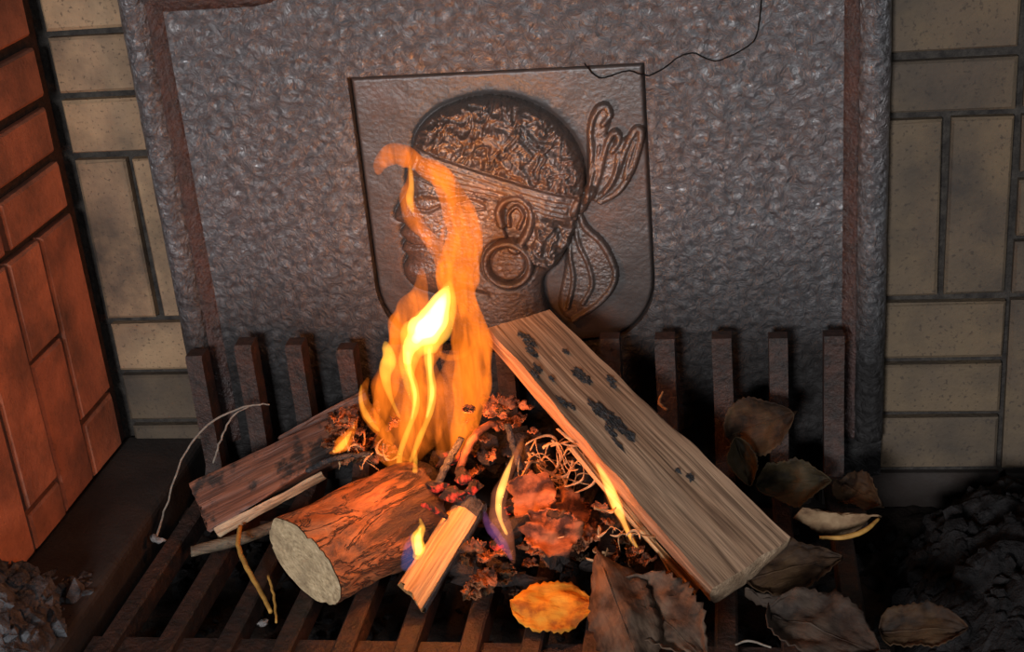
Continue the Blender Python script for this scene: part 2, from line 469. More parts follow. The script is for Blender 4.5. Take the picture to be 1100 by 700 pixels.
def height_grid(x0, x1, y0, y1, nx, ny, fz):
    V = []; Fc = []
    for i in range(nx + 1):
        for j in range(ny + 1):
            x = x0 + (x1 - x0) * i / nx; y = y0 + (y1 - y0) * j / ny
            V.append((x, y, fz(x, y)))
    for i in range(nx):
        for j in range(ny):
            a = i * (ny + 1) + j
            Fc.append((a, a + ny + 1, a + ny + 2, a + 1))
    return V, Fc
fl = lambda x, y: ZF + 0.007 * N3(x * 25, y * 25, 0) + 0.004 * N3(x * 80, y * 80, 3)
V, Fc = height_grid(-0.40, 0.75, -0.62, 0.018, 150, 90, fl)
floor = tag(build('floor', V, Fc, SOOT), 'soot black hearth floor under the grate', kind='structure')

# ------------------------------------------------------------------ fireback
fb = tag(empty('fireback', (0.0115, 0.0, -0.14)), 'hammered cast-iron fireback with raised rim and heraldic head shield', 'fireback')
XC = 0.0115; HWID = 0.302
# outer outline of the plate (arched top), going round by parameter
def arch_outline(hw, zb, zs, xs, zt, n_arc=12):
    """half outline right side from bottom to top centre"""
    pts = [(hw, zb), (hw, zs), (xs + 0.03, zs)]
    for k in range(1, 7):
        a = k / 6 * math.pi / 2
        pts.append((xs + 0.03 - 0.03 * math.sin(a), zs + 0.035 * (1 - math.cos(a))))
    for k in range(1, n_arc + 1):
        a = k / n_arc
        pts.append((xs * (1 - a), zs + 0.035 + (zt - zs - 0.035) * math.sin(a * math.pi / 2)))
    return pts
half = arch_outline(HWID, -0.15, 0.317, 0.165, 0.44)
outl = [(XC + x, z) for x, z in half] + [(XC - x, z) for x, z in half[::-1][1:]]
# shield outline
SX0, SX1, SZT = -0.112, 0.128, 0.222
def shield_poly():
    xm = (SX0 + SX1) / 2; hw = (SX1 - SX0) / 2
    pts = [(SX0, SZT), (SX1, SZT), (SX1, 0.040)]
    for k in range(1, 10):
        a = k / 9 * math.pi / 2
        pts.append((SX1 - 0.055 * (1 - math.cos(a)), 0.040 - 0.058 * math.sin(a)))
    pts.append((xm + 0.03, -0.022)); pts.append((xm, -0.034)); pts.append((xm - 0.03, -0.022))
    for k in range(9, 0, -1):
        a = k / 9 * math.pi / 2
        pts.append((SX0 + 0.055 * (1 - math.cos(a)), 0.040 - 0.058 * math.sin(a)))
    pts.append((SX0, 0.040))
    return pts
SH = shield_poly()
def resample_angles(poly, c, angs):
    """where rays from c leave the closed polygon"""
    out = []
    n = len(poly)
    for a in angs:
        d = (math.cos(a), math.sin(a)); best = None
        for i in range(n):
            p, q = poly[i], poly[(i + 1) % n]
            ex, ez = q[0] - p[0], q[1] - p[1]
            den = d[0] * ez - d[1] * ex
            if abs(den) < 1e-12: continue
            t = ((p[0] - c[0]) * ez - (p[1] - c[1]) * ex) / den
            s = ((p[0] - c[0]) * d[1] - (p[1] - c[1]) * d[0]) / den
            if t > 0 and -1e-9 <= s <= 1 + 1e-9 and (best is None or t < best): best = t
        out.append((c[0] + d[0] * best, c[1] + d[1] * best))
    return out
cS = (0.008, 0.10)
angs = [2 * math.pi * k / 240 for k in range(240)]
for p in (SH[0], SH[1]): angs.append(math.atan2(p[1] - cS[1], p[0] - cS[0]) % (2 * math.pi))
angs = sorted(angs)
inner = resample_angles(SH, cS, angs); outer = resample_angles(outl, cS, angs)
REC = 0.005
rings = [[(x, REC + 0.009, z) for x, z in inner], [(x, 0.0006, z) for x, z in inner]]
for f in (0.008, 0.15, 0.35, 0.6, 0.85, 1.0):
    rings.append([(a[0] + (b[0] - a[0]) * f, 0.0, a[1] + (b[1] - a[1]) * f) for a, b in zip(inner, outer)])
rings.append([(b[0], 0.009, b[1]) for b in outer])
V, Fc = loft(rings, False, False)
plate = auto_smooth(build('plate', V, Fc, IRON, fb), 35)

# rim: profile swept round the outline. Profile: (inward offset from outer edge, towards viewer)
def sweep_profile(path, prof):
    n = len(path); rr = []
    for i in range(n):
        p = Vector((path[i][0], path[i][1]))
        d0 = (p - Vector(path[max(i - 1, 0)])); d1 = (Vector(path[min(i + 1, n - 1)]) - p)
        if d0.length < 1e-9: d0 = d1
        if d1.length < 1e-9: d1 = d0
        d0.normalize(); d1.normalize()
        nn = Vector((-(d0.y + d1.y), d0.x + d1.x)); nn.normalize()   # left of travel = inward
        k = 1.0 / max(0.55, nn.dot(Vector((-d0.y, d0.x))))
        rr.append([(p.x + nn.x * a * k, -h, p.y + nn.y * a * k) for a, h in prof])
    return rr
path = []
for i in range(len(outl) - 1):
    a, b = outl[i], outl[i + 1]
    m = max(1, int(math.hypot(a[0] - b[0], a[1] - b[1]) / 0.012))
    path += [(a[0] + (b[0] - a[0]) * k / m, a[1] + (b[1] - a[1]) * k / m) for k in range(m)]
path.append(outl[-1])
path = [(x, max(z, -0.108)) for x, z in path]
pp = []
for p in path:
    if not pp or math.hypot(p[0] - pp[-1][0], p[1] - pp[-1][1]) > 1e-4: pp.append(p)
path = pp
prof = [(0.0, -0.006)] + [(0.0115 - 0.0125 * math.cos(a), 0.002 + 0.015 * math.sin(a)) for a in [math.pi * k / 9 for k in range(0, 10)]] + [(0.024, -0.004)]
rr = sweep_profile(path, prof)
rr = [[(x + 0.0008 * N3(x * 90, z * 90, 5), y - 0.0012 * N3(x * 110, z * 110, 1), z) for x, y, z in r] for r in rr]
V, Fc = loft(rr, True, True)
build('rim', V, Fc, IRON_RIM, fb)
prof = [(0.0215, -0.004), (0.0225, 0.0085), (0.0255, 0.0065), (0.030, 0.0025), (0.0335, 0.0006), (0.034, -0.004)]
rr = sweep_profile(path, prof)
V, Fc = loft(rr, True, True)
tag(build('rim_groove', V, Fc, RUST, fb), 'rust red inner flank of the rim')

# crack wandering over the plate
ck = [(818, -2), (816, 20), (812, 40), (800, 52), (780, 62), (765, 65), (745, 57), (728, 62), (715, 72), (700, 80), (692, 81), (675, 76), (660, 80), (646, 84), (636, 78), (628, 68)]
pts = [W(u, v, y=(0.0 if u > 691 else 0.0035 if v > 74 else 0)) for u, v in ck]
pts = [Vector((p[0], p[1], p[2])) for p in cr([(q.x, q.y, q.z) for q in pts], 60)]
pts = [p + Vector((0.0006 * N3(p.x * 300, p.z * 300, 2), 0, 0.0006 * N3(p.x * 300, p.z * 300, 8))) for p in pts]
V, Fc = tube(pts, [0.0006 + 0.0003 * abs(N3(i * .7, 0, 0)) for i in range(60)], 6)
tag(build('crack', V, Fc, BLACK, fb), 'thin black crack running from the top edge')

# shield panel with the relief head: one height field cut into its parts
RS = 0.00085
nx = int((SX1 - SX0) / RS) + 1; nz = int((SZT + 0.036) / RS) + 1
gx = np.linspace(SX0, SX1, nx); gz = np.linspace(-0.0355, SZT, nz)
GX, GZ = np.meshgrid(gx, gz, indexing='ij')
def pxw(pts, y=0.0): return [(lambda p: (p.x, p.z))(W(u, v, y=y)) for u, v in pts]
def seg_dist(px, pz, a, b):
    ex, ez = b[0] - a[0], b[1] - a[1]
    L = ex * ex + ez * ez + 1e-15
    t = np.clip(((px - a[0]) * ex + (pz - a[1]) * ez) / L, 0, 1)
    return np.hypot(px - a[0] - t * ex, pz - a[1] - t * ez)
def poly_sdf(poly, px=None, pz=None):
    px = GX if px is None else px; pz = GZ if pz is None else pz
    d = np.full(px.shape, 9.0); ins = np.zeros(px.shape, bool)
    n = len(poly)
    for i in range(n):
        a, b = poly[i], poly[(i + 1) % n]
        d = np.minimum(d, seg_dist(px, pz, a, b))
        c = ((a[1] > pz) != (b[1] > pz)) & (px < (b[0] - a[0]) * (pz - a[1]) / (b[1] - a[1] + 1e-15) + a[0])
        ins ^= c
    return np.where(ins, d, -d)
def line_dist(pts):
    d = np.full(GX.shape, 9.0)
    for a, b in zip(pts[:-1], pts[1:]): d = np.minimum(d, seg_dist(GX, GZ, a, b))
    return d
def smooth_closed(pts, n=70):
    p = list(pts); q = cr([p[-1]] + p + [p[0], p[1]], n + 2 * 0)
    return [tuple(x) for x in cr(p + [p[0]], n)][:-1]
def vnoise(sc, seed):
    """smooth value noise on the grid"""
    r = np.random.default_rng(seed); T = r.random((256, 256))
    wx = 0.9 * np.sin(GZ * sc * 1.1 + 2.0 * np.sin(GX * sc * 0.7 + seed)) ; wz = 0.9 * np.sin(GX * sc * 1.2 + 2.0 * np.sin(GZ * sc * 0.6 + seed * 2))
    X = (GX * 0.8 + GZ * 0.6) * sc + 50 + wx; Z = (GZ * 0.8 - GX * 0.6) * sc + 50 + wz
    i = np.floor(X).astype(int); j = np.floor(Z).astype(int); fx = X - i; fz = Z - j
    fx = fx * fx * (3 - 2 * fx); fz = fz * fz * (3 - 2 * fz)
    g = lambda a, b: T[(i + a) % 256, (j + b) % 256]
    return (g(0, 0) * (1 - fx) + g(1, 0) * fx) * (1 - fz) + (g(0, 1) * (1 - fx) + g(1, 1) * fx) * fz
dome = lambda d, w: np.sqrt(np.clip(1 - (1 - np.clip(d / w, 0, 1)) ** 2, 0, 1))

head = smooth_closed(pxw([(443, 165), (447, 143), (466, 122), (495, 109), (530, 104), (565, 111), (595, 128), (618, 155), (628, 190), (622, 225),
                          (614, 255), (600, 280), (583, 300), (588, 330), (608, 360), (560, 375), (500, 372), (478, 345), (472, 318), (448, 308), (436, 296), (434, 284), (439, 274), (432, 266), (436, 257), (430, 249), (435, 241),
                          (424, 234), (426, 225), (436, 208), (436, 192), (438, 178)]), 150)
dH = poly_sdf(head)
Hgt = 0.00015 * vnoise(300, 1) + 0.0006 * vnoise(50, 9)
ID = np.zeros(GX.shape, int)      # 0 panel
inh = dH > 0
Hgt = np.where(inh, 0.0055 + 0.0125 * dome(dH, 0.030), Hgt)
ID[inh] = 1                        # face and neck
band_hi = pxw([(436, 146), (470, 162), (510, 176), (555, 190), (595, 202), (640, 212)])
band_lo = pxw([(640, 242), (612, 236), (585, 228), (556, 216), (525, 207), (490, 200), (455, 188), (430, 178)])
dB = np.minimum(poly_sdf(band_hi + band_lo), dH)
hairtop = poly_sdf(pxw([(400, 60), (660, 60), (660, 216)]) + band_hi[::-1])
dHair = np.minimum(hairtop, dH)
napep = pxw([(640, 240), (612, 236), (592, 230), (578, 224), (577, 250), (568, 264), (580, 282), (602, 286), (640, 270)])
dNape = np.minimum(poly_sdf(smooth_closed(napep, 60)), dH)
# curly hair: many worm-like bumps
cur = np.abs(vnoise(165, 3) - 0.5) * 2; cur2 = np.abs(vnoise(280, 4) - 0.5) * 2
curl = 0.0062 * (1 - cur) ** 2 + 0.0028 * (1 - cur2) ** 2
for dd in (dHair, dNape):
    m = dd > 0
    Hgt = np.where(m, Hgt + curl * np.clip(dd / 0.003, 0, 1) + 0.0012, Hgt); ID[m] = 2
m = dB > 0
fold = 0.0006 * np.sin(dB * 1500) + 0.0012 * vnoise(140, 6)
Hgt = np.where(m, Hgt + 0.0024 * dome(dB, 0.004) + fold * np.clip(dB / 0.002, 0, 1), Hgt); ID[m] = 3
for ln, wd_, dep in ((band_hi, 0.0012, 0.0035), (band_lo, 0.0010, 0.003)):
    Hgt = np.where(inh, Hgt - dep * np.exp(-(line_dist(ln) / wd_) ** 2), Hgt)
# brow, eye, mouth, nostril
face_ok = ID == 1
for ln, wd_, dep in (([(440, 210), (460, 203), (485, 206)], 0.0025, -0.0022), ([(488, 206), (506, 202), (522, 210)], 0.002, -0.002),
                     ([(490, 216), (505, 222), (522, 219)], 0.0011, 0.0024), ([(494, 213), (508, 210), (522, 216)], 0.0010, 0.0018),
                     ([(446, 220), (462, 222), (474, 217)], 0.0014, 0.0026), ([(434, 257), (445, 260), (458, 259)], 0.0011, 0.0026),
                     ([(432, 239), (440, 241), (447, 235)], 0.0013, 0.0024), ([(470, 318), (500, 306), (525, 312)], 0.003, 0.003)):
    Hgt = np.where(face_ok, Hgt - dep * np.exp(-(line_dist(pxw(ln)) / wd_) ** 2), Hgt)
# ear
ear = pxw([(541, 236), (538, 222), (544, 211), (556, 207), (568, 213), (573, 226), (570, 242), (563, 254), (556, 263), (549, 258)])
earc = [tuple(x) for x in cr(ear, 40)]
dE = line_dist(earc); rE = 0.0037
m = (dE < rE)
lobe = poly_sdf(ear); mm = (lobe > 0) & ~m
Hgt = np.where(mm, 0.010 + 0.001 * vnoise(200, 8), Hgt); ID[mm] = 4
Hgt = np.where(m, 0.0155 + 0.0065 * np.sqrt(np.clip(1 - (dE / rE) ** 2, 0, 1)), Hgt); ID[m] = 4
inn = [tuple(x) for x in cr(pxw([(548, 240), (548, 226), (556, 219), (563, 228), (558, 242)]), 24)]
dI = line_dist(inn); Hgt = np.where(dI < 0.0018, Hgt + 0.004 * np.sqrt(np.clip(1 - (dI / 0.0018) ** 2, 0, 1)), Hgt)
# hoop earring
ec = pxw([(548, 278)])[0]; dR = np.abs(np.hypot(GX - ec[0], GZ - ec[1]) - 0.0188); rR = 0.0030
m = dR < rR
Hgt = np.where(inh, Hgt - 0.003 * np.exp(-((np.clip(dR - rR, 0, 9)) / 0.0016) ** 2) * (ID == 1), Hgt)
Hgt = np.where(m, 0.0165 + 0.006 * np.sqrt(np.clip(1 - (dR / rR) ** 2, 0, 1)), Hgt); ID[m] = 5
# ribbon: knot, two upright ends, one hanging tail
rib = [([(622, 222), (628, 210), (634, 205)], 8), ([(630, 214), (634, 190), (636, 165), (634, 140), (640, 120), (650, 114), (655, 124), (648, 133)], 3.4),
       ([(634, 212), (643, 190), (648, 168), (654, 150), (661, 142), (665, 150), (658, 162)], 3.4), ([(640, 214), (655, 200), (664, 182), (672, 160), (682, 140), (689, 142), (686, 160), (678, 184), (664, 206), (645, 217)], 3.4),
       ([(650, 205), (660, 188), (664, 165)], 2.6), ([(632, 205), (640, 180), (644, 158)], 2.6), ([(671, 190), (677, 168), (682, 152)], 2.4),
       ([(622, 232), (630, 246), (645, 260), (656, 278), (661, 296), (654, 314), (638, 330), (616, 344)], 3.4),
       ([(616, 236), (622, 262), (632, 284), (636, 306), (626, 326)], 2.6), ([(612, 246), (612, 272), (616, 300), (610, 330)], 2.6)]
tail = poly_sdf(smooth_closed(pxw([(620, 232), (634, 250), (652, 270), (660, 296), (650, 320), (618, 344), (600, 330), (606, 290), (610, 250)]), 60))
up = poly_sdf(smooth_closed(pxw([(626, 214), (630, 180), (632, 130), (648, 112), (656, 128), (652, 148), (668, 150), (684, 138), (690, 148), (680, 185), (655, 214)]), 60))
for dd in (tail, up):
    m = (dd > 0) & (ID == 0)
    Hgt = np.where(m, Hgt + 0.0040 * dome(dd, 0.004), Hgt); ID[m] = 6
for ln, wpx in rib:
    r_ = wpx * 0.00078
    d = line_dist([tuple(x) for x in cr(pxw(ln), 30)])
    m = d < r_
    Hgt = np.where(m, np.maximum(Hgt, 0.0035) + r_ * 1.5 * np.sqrt(np.clip(1 - (d / r_) ** 2, 0, 1)), Hgt); ID[m & (ID == 0)] = 6
inside = poly_sdf(SH) > -0.0022
dS = poly_sdf(SH)
Hgt = Hgt - 0.007 * np.exp(-(np.clip(dS, 0, 9) / 0.0019) ** 2) - np.where(~inh, 0.002 * np.exp(-(np.clip(-dH, 0, 9) / 0.0025) ** 2), 0)
YS = REC - Hgt
part_names = {0: ('shield', IRON_PANEL, None), 1: ('face', IRON_RELIEF, 'iron relief of a face and neck in profile'), 2: ('hair', IRON_RELIEF, 'iron relief of curly hair'), 3: ('headband', IRON_RELIEF, 'iron relief of a tied headband'),
              4: ('ear', IRON_RELIEF, 'iron relief of an ear'), 5: ('earring', IRON_RELIEF, 'iron relief of a hoop earring'), 6: ('ribbon', IRON_RELIEF, 'iron relief of the knotted headband ends')}
faceid = ID[:-1, :-1]
ok = inside[:-1, :-1] & inside[1:, :-1] & inside[:-1, 1:] & inside[1:, 1:]
shield_obj = None
for k in range(7):
    ii, jj = np.nonzero((faceid == k) & ok)
    if not len(ii): continue
    quad = np.stack([ii * nz + jj, (ii + 1) * nz + jj, (ii + 1) * nz + jj + 1, ii * nz + jj + 1], 1)
    u, inv = np.unique(quad, return_inverse=True)
    inv = inv.reshape(quad.shape)
    Vv = np.stack([GX.ravel()[u], YS.ravel()[u], GZ.ravel()[u]], 1)
    nm, mt, lb_ = part_names[k]
    me_o = build(nm, [Vector(p) for p in Vv.tolist()], inv.tolist(), mt, fb if k == 0 else shield_obj)
    if k == 0:
        shield_obj = me_o; tag(me_o, 'recessed iron shield panel')
    else: tag(me_o, lb_)

# ------------------------------------------------------------------ fire grate
gr = tag(empty('fire_grate', (0.0, -0.17, ZF)), 'rusty iron fire grate of parallel bars bent upright at the back', 'grate')
BW, BH = 0.0078, 0.018     # half width, height of a bar
for k in range(13):
    x = -0.270 + 0.0452 * k + random.uniform(-.0012, .0012)
    hw = BW * random.uniform(0.92, 1.05)
    zt = 0.000 + random.uniform(-.006, .004)
    # side profile (y, z) of an L bar, swept across its width
    prof = [(-0.345, ZG - BH), (-0.345, ZG), (-0.25, ZG), (-0.15, ZG), (-0.060, ZG), (-0.046, ZG + 0.004), (-0.040, ZG + 0.014), (-0.0385, -0.06), (-0.0385, zt - 0.003), (-0.0365, zt),
            (-0.0225, zt), (-0.0205, zt - 0.003), (-0.0205, -0.06), (-0.0205, ZG), (-0.026, ZG - 0.012), (-0.040, ZG - BH), (-0.15, ZG - BH), (-0.25, ZG - BH)]
    sk = lambda y: (y + 0.04) * (0.012 - 0.002 * k)     # bars are not perfectly parallel
    rings = []
    for s, ins in ((-1, 0.0016), (-0.8, 0.0), (0.8, 0.0), (1, 0.0016)):
        cy = -0.15; ring = []
        for y, z in prof:
            ring.append((x + sk(y) + s * hw + 0.0009 * N3(y * 60, z * 60, k), y + 0.0008 * N3(k, y * 90, z * 90), z + 0.0010 * N3(y * 70, k * 3.1, z * 70) - (ins if abs(s) == 1 and y < -0.05 and z >= ZG - 0.001 else 0)))
        rings.append(ring)
    V, Fc = loft(rings)
    auto_smooth(build('bar', V, Fc, GRATE, gr), 30)
for yc in (-0.276, -0.075):
    V, Fc = box_mesh(-0.292, 0.296, yc - 0.011, yc + 0.011, ZG - BH - 0.004, ZG - 0.007 if yc < -0.1 else ZG - BH + 0.002)
    auto_smooth(build('cross_bar', V, Fc, GRATE, gr, smooth=False))
for x in (-0.25, 0.25):
    for yc in (-0.276, -0.075):
        rg = [[(x + sx * h, yc + sy * h, z) for sx, sy in ((-1, -1), (1, -1), (1, 1), (-1, 1))] for h, z in ((0.010, ZF - 0.004), (0.008, ZF + 0.006), (0.008, ZG - BH - 0.002))]
        V, Fc = loft(rg); build('leg', V, Fc, GRATE, gr, smooth=False)

# ------------------------------------------------------------------ logs
def frame_from(o, ax, up):
    x = Vector(ax).normalized(); z = Vector(up); z = (z - x * z.dot(x)).normalized(); y = z.cross(x)
    M = Matrix((x, y, z)).transposed().to_4x4(); M.translation = o
    return M
def resample_poly(poly, n):
    pts = [Vector(p) for p in poly] + [Vector(poly[0])]
    L = [0.0]
    for a, b in zip(pts[:-1], pts[1:]): L.append(L[-1] + (b - a).length)
    out = []; j = 0
    for k in range(n):
        t = L[-1] * k / n
        while L[j + 1] < t: j += 1
        f = (t - L[j]) / max(1e-9, L[j + 1] - L[j])
        out.append(pts[j].lerp(pts[j + 1], f))
    return out

# the big split log: top face corners A B (upper end) D C (lower end)
A = W(525, 352, y=-0.125); B = W(590, 333, y=-0.068); D = W(766, 632, z=-0.088); C_ = W(850, 577, z=-0.083)
ax = (C_ + D) / 2 - (A + B) / 2
nrm = ax.cross(B - A).normalized()
Mbig = frame_from((A + B) / 2 + ax * 0.5, ax, nrm)
big = tag(empty('split_log', Mbig), 'large pale split log leaning on the fire with streaked flat face', 'log')
NS, NP = 90, 110
sec = [(-0.5, 0.0), (0.0, 0.012), (0.5, 0.0), (0.545, -0.22), (0.50, -0.55), (0.30, -1.0), (-0.12, -1.0), (-0.33, -0.62), (-0.45, -0.26)]
secp = resample_poly(sec, NP)
rings = []
for i in range(NS + 1):
    s = i / NS
    a = A.lerp(D, s); b = B.lerp(C_, s)
    c = (a + b) / 2; wv = b - a; w = wv.length; wd_ = wv.normalized()
    th = 0.034 + 0.006 * s
    ring = []
    for p in secp:
        q = c + wd_ * (p[0] * w) + nrm * (p[1] * th)
        rid = 0.0010 * N3(p[0] * 22, s * 1.6, 1.0) + 0.0006 * N3(p[0] * 60, s * 3, 7) + 0.0012 * N3(s * 6, p[0] * 3, p[1] * 3)
        edge = 0.0022 * N3(s * 9, p[1] * 2, 11.0) * (1 if abs(p[0]) > 0.42 else 0)
        q = q + nrm * rid + wd_ * edge
        q = q + ax.normalized() * (0.0012 * N3(p[0] * 5, p[1] * 4, 3 if s < .5 else 9) if i in (0, NS) else 0)
        ring.append(q)
    rings.append(ring)
V, Fc = loft(rings, True, False)
body_big = auto_smooth(build('wood_body', V, Fc, WOOD_BIG, big), 45)
V_big, F_big = V, Fc
# lower cut end: fan with slight roughness, leaning outwards a little
ce = sum(rings[-1], Vector()) / NP
V = [Vector(p) for p in rings[-1]] + [p.lerp(ce, 0.08) + ax.normalized() * 0.0015 for p in rings[-1]] + [p.lerp(ce, 0.5) + ax.normalized() * 0.003 for p in rings[-1]] + [ce + ax.normalized() * 0.003]
Fc = []
for r in range(2):
    for j in range(NP): Fc.append((r * NP + j, r * NP + (j + 1) % NP, (r + 1) * NP + (j + 1) % NP, (r + 1) * NP + j))
for j in range(NP): Fc.append((2 * NP + j, 2 * NP + (j + 1) % NP, 3 * NP))
build('cut_end', V, Fc, WOOD_END, big)

bvh_big = BVHTree.FromPolygons([tuple(p) for p in V_big], F_big)
def on_big(u, v, lift=0.0):
    """point of the big log's face seen at a pixel"""
    a, b = (u - CX) / F_PX, (v - CY) / F_PX
    r = (right_w * a + down_w * b + fwd_w).normalized()
    hit = bvh_big.ray_cast(CAM, r)[0]
    return (hit if hit is not None else (A + C_) / 2) + nrm * lift

def lump(c, r, squash=(1, 1, 1), rough=0.35, sub=2, seed=0.0, freq=1.3):
    bm = bmesh.new(); bmesh.ops.create_icosphere(bm, subdivisions=sub, radius=1.0)
    rot = Matrix.Rotation(seed * 7.3, 3, 'Z') @ Matrix.Rotation(seed * 3.1, 3, 'X')
    V = []
    for v in bm.verts:
        n = v.co.normalized()
        k = 1 + rough * (N3(n.x * freq + seed, n.y * freq, n.z * freq) * 1.3 + 0.55 * N3(n.x * 3.1, n.y * 3.1 + seed, n.z * 3.1))
        p = Vector((n.x * squash[0], n.y * squash[1], n.z * squash[2])) * (k * r)
        V.append(Vector(c) + rot @ p)
    Fc = [tuple(v.index for v in f.verts) for f in bm.faces]
    bm.free()
    return V, Fc
def flat_lump(c, ux, uy, uz, r, seed):
    """flake: lump in its own axes"""
    V, Fc = lump((0, 0, 0), 1.0, rough=1.0, seed=0.0 + seed, sub=3, freq=2.4)
    return [Vector(c) + ux * (p.x * r[0]) + uy * (p.y * r[1]) + uz * (p.z * r[2]) for p in V], Fc
axn = ax.normalized(); wn = nrm.cross(axn)
for i, (u, v, a, b) in enumerate([(568, 366, 8, 5), (571, 378, 6, 4), (560, 360, 4, 3), (577, 396, 5, 3), (574, 402, 4, 3), (592, 407, 3, 2), (607, 366 + 12, 3, 2), (622, 402, 7, 5), (630, 408, 6, 4), (655, 408, 4, 3), (658, 415, 3, 2.5), (604, 432, 6, 3), (614, 437, 4, 2),
                                  (640, 440, 8, 4), (650, 445, 13, 6), (662, 455, 14, 7), (672, 465, 9, 4), (655, 462, 6, 3), (664, 478, 7, 1.5), (741, 513, 4, 3), (728, 506, 2.5, 2)]):
    V, Fc = flat_lump(on_big(u, v, 0.0006), axn, wn, nrm, (a * 0.00075, b * 0.00085, 0.0011), i * 1.7 + 0.3)
    build('charred_flake', V, Fc, CHAR, big, smooth=False)

# splinters torn along the big log's lit edge
def bar_piece(name, p0, p1, w0, w1, th, up, mat, label=None, cat=None, parent=None, group=None, n=16, bow=0.0):
    p0, p1 = Vector(p0), Vector(p1); axs = p1 - p0
    M = frame_from(p0.lerp(p1, .5), axs, up)
    xd = M.col[0].xyz; yd = M.col[1].xyz; zd = M.col[2].xyz
    rg = []
    cs = [(-1, 0.2), (-0.6, 1), (0.1, 0.8), (0.8, 1.0), (1, -0.1), (0.6, -1), (-0.5, -0.9)]
    for i in range(n + 1):
        s = i / n; w = w0 + (w1 - w0) * s
        c = p0 + axs * s + zd * (bow * math.sin(math.pi * s))
        rg.append([c + yd * (w * a * (1 + 0.3 * N3(s * 5, a * 2, w0 * 999))) + zd * (th * b * (1 + 0.35 * N3(s * 6, b * 2, w1 * 777))) + xd * (0.004 * N3(a * 3, b * 3, 1) if i in (0, n) else 0) for a, b in cs])
    V, Fc = loft(rg)
    o = auto_smooth(build(name, V, Fc, mat, parent, None if parent else M), 35)
    if label: tag(o, label, cat, group)
    return o
bar_piece('wood_splinter', W(612, 478, y=-0.165), W(747, 634, z=-0.118), 0.0022, 0.0035, 0.0024, (0, 0, 1), WOOD_KIND, 'long thin wood splinter hanging along the lit edge of the large split log', 'splinter', bow=-0.002)
bar_piece('wood_splinter', W(658, 528, y=-0.195), W(720, 612, z=-0.112), 0.0014, 0.0022, 0.0018, (0, 0, 1), WOOD_KIND, 'short thin wood splinter curling below the large split log edge', 'splinter', bow=0.003)

# the round log with bark and a sawn end
c0 = W(328, 604, z=-0.088); c1 = W(437, 549, z=-0.090)
axr = (c1 - c0)
Mr = frame_from(c0, axr, (0, 0, 1))
rl = tag(empty('round_log', Mr), 'short round log with cracked orange bark and pale sawn end', 'log')
xd, yd, zd = Mr.col[0].xyz, Mr.col[1].xyz, Mr.col[2].xyz
RL = 0.0365; rings = []; nS, nR = 60, 72
for i in range(nS + 1):
    s = i / nS; ring = []
    for j in range(nR):
        a = 2 * math.pi * j / nR
        r = RL * (1 + 0.035 * N3(math.cos(a) * 1.2, math.sin(a) * 1.2, s * 2 + 4)) * (1.0 + 0.03 * s)
        r += 0.0022 * N3(a * 3.2 if a < math.pi else (2 * math.pi - a) * 3.2 + 30, s * 5.5, 2) - 0.0022 * max(0, N3(math.cos(a) * 7, math.sin(a) * 7, s * 3.5) - 0.12) * 2.5
        # front cut is oblique
        sh = -0.0075 * math.sin(a) * (1 - s) - 0.004 * math.cos(a) * (1 - s)
        ring.append(c0 + axr * (s * 1.12) + xd * sh + (yd * math.cos(a) + zd * math.sin(a) * 1.06) * r)
    rings.append(ring)
V, Fc = loft(rings, False, True)
build('bark', V, Fc, BARK, rl)
cc = sum(rings[0], Vector()) / nR
V = []; Fc = []
fr = [1.0, 0.9, 0.7, 0.45, 0.2]
for f in fr:
    for j, p in enumerate(rings[0]):
        q = cc.lerp(p, f); V.append(q - xd * (0.0008 + 0.0014 * (N3(q.x * 120, q.y * 120, q.z * 120) if f < 1 else 0)))
V.append(cc - xd * 0.001)
for r in range(len(fr) - 1):
    for j in range(nR): Fc.append((r * nR + j, r * nR + (j + 1) % nR, (r + 1) * nR + (j + 1) % nR, (r + 1) * nR + j))
for j in range(nR): Fc.append(((len(fr) - 1) * nR + j, (len(fr) - 1) * nR + (j + 1) % nR, len(V) - 1))
build('sawn_end', V, Fc, SAWN, rl)

# the left split log: red-brown face, pale split underside
def split_log(name, sections, mat, label, seed, ridge=0.0015, M=None, n=40, npt=60, cat='log'):
    """sections: list of (s, [3D corner points]) interpolated"""
    S = [[Vector(p) for p in sec] for sec in sections]
    o0 = sum(S[0], Vector()) / len(S[0]); o1 = sum(S[-1], Vector()) / len(S[-1])
    M = frame_from(o0.lerp(o1, .5), o1 - o0, (0, 0, 1))
    root = tag(empty(name, M), label, cat)
    rg = []
    for i in range(n + 1):
        t = i / n * (len(S) - 1); k = min(int(t), len(S) - 2); f = t - k
        sec = [a.lerp(b, f) for a, b in zip(S[k], S[k + 1])]
        c = sum(sec, Vector()) / len(sec)
        pts = resample_poly(sec, npt)
        ring = []
        for j, p in enumerate(pts):
            d = (p - c)
            if d.length > 1e-6: d.normalize()
            q = p + d * (ridge * (N3(j * 0.45 + seed, i / n * 3, 1) + 0.8 * N3(j * 0.2, i / n * 7, seed)))
            if i in (0, n): q = q + (o1 - o0).normalized() * (0.004 * N3(j * .5, seed, 2))
            ring.append(q)
        rg.append(ring)
    return root, rg
fa = [W(203, 519, y=-0.118), W(226, 572, z=-0.112), W(232, 566, z=-0.124) + Vector((0.004, 0.02, 0)), W(212, 519, y=-0.075) + Vector((0, 0, -0.028))]
fb_ = [W(375, 438, y=-0.075), W(385, 470, y=-0.100), W(392, 490, y=-0.080) , W(385, 458, y=-0.040)]
root, rg = split_log('split_log', [fa, fb_], WOOD_RED, 'red-brown split log lying left of the flames with pale underside', 3.0)
V, Fc = loft(rg, True, True)
auto_smooth(build('wood_body', V, Fc, WOOD_RED, root), 40)
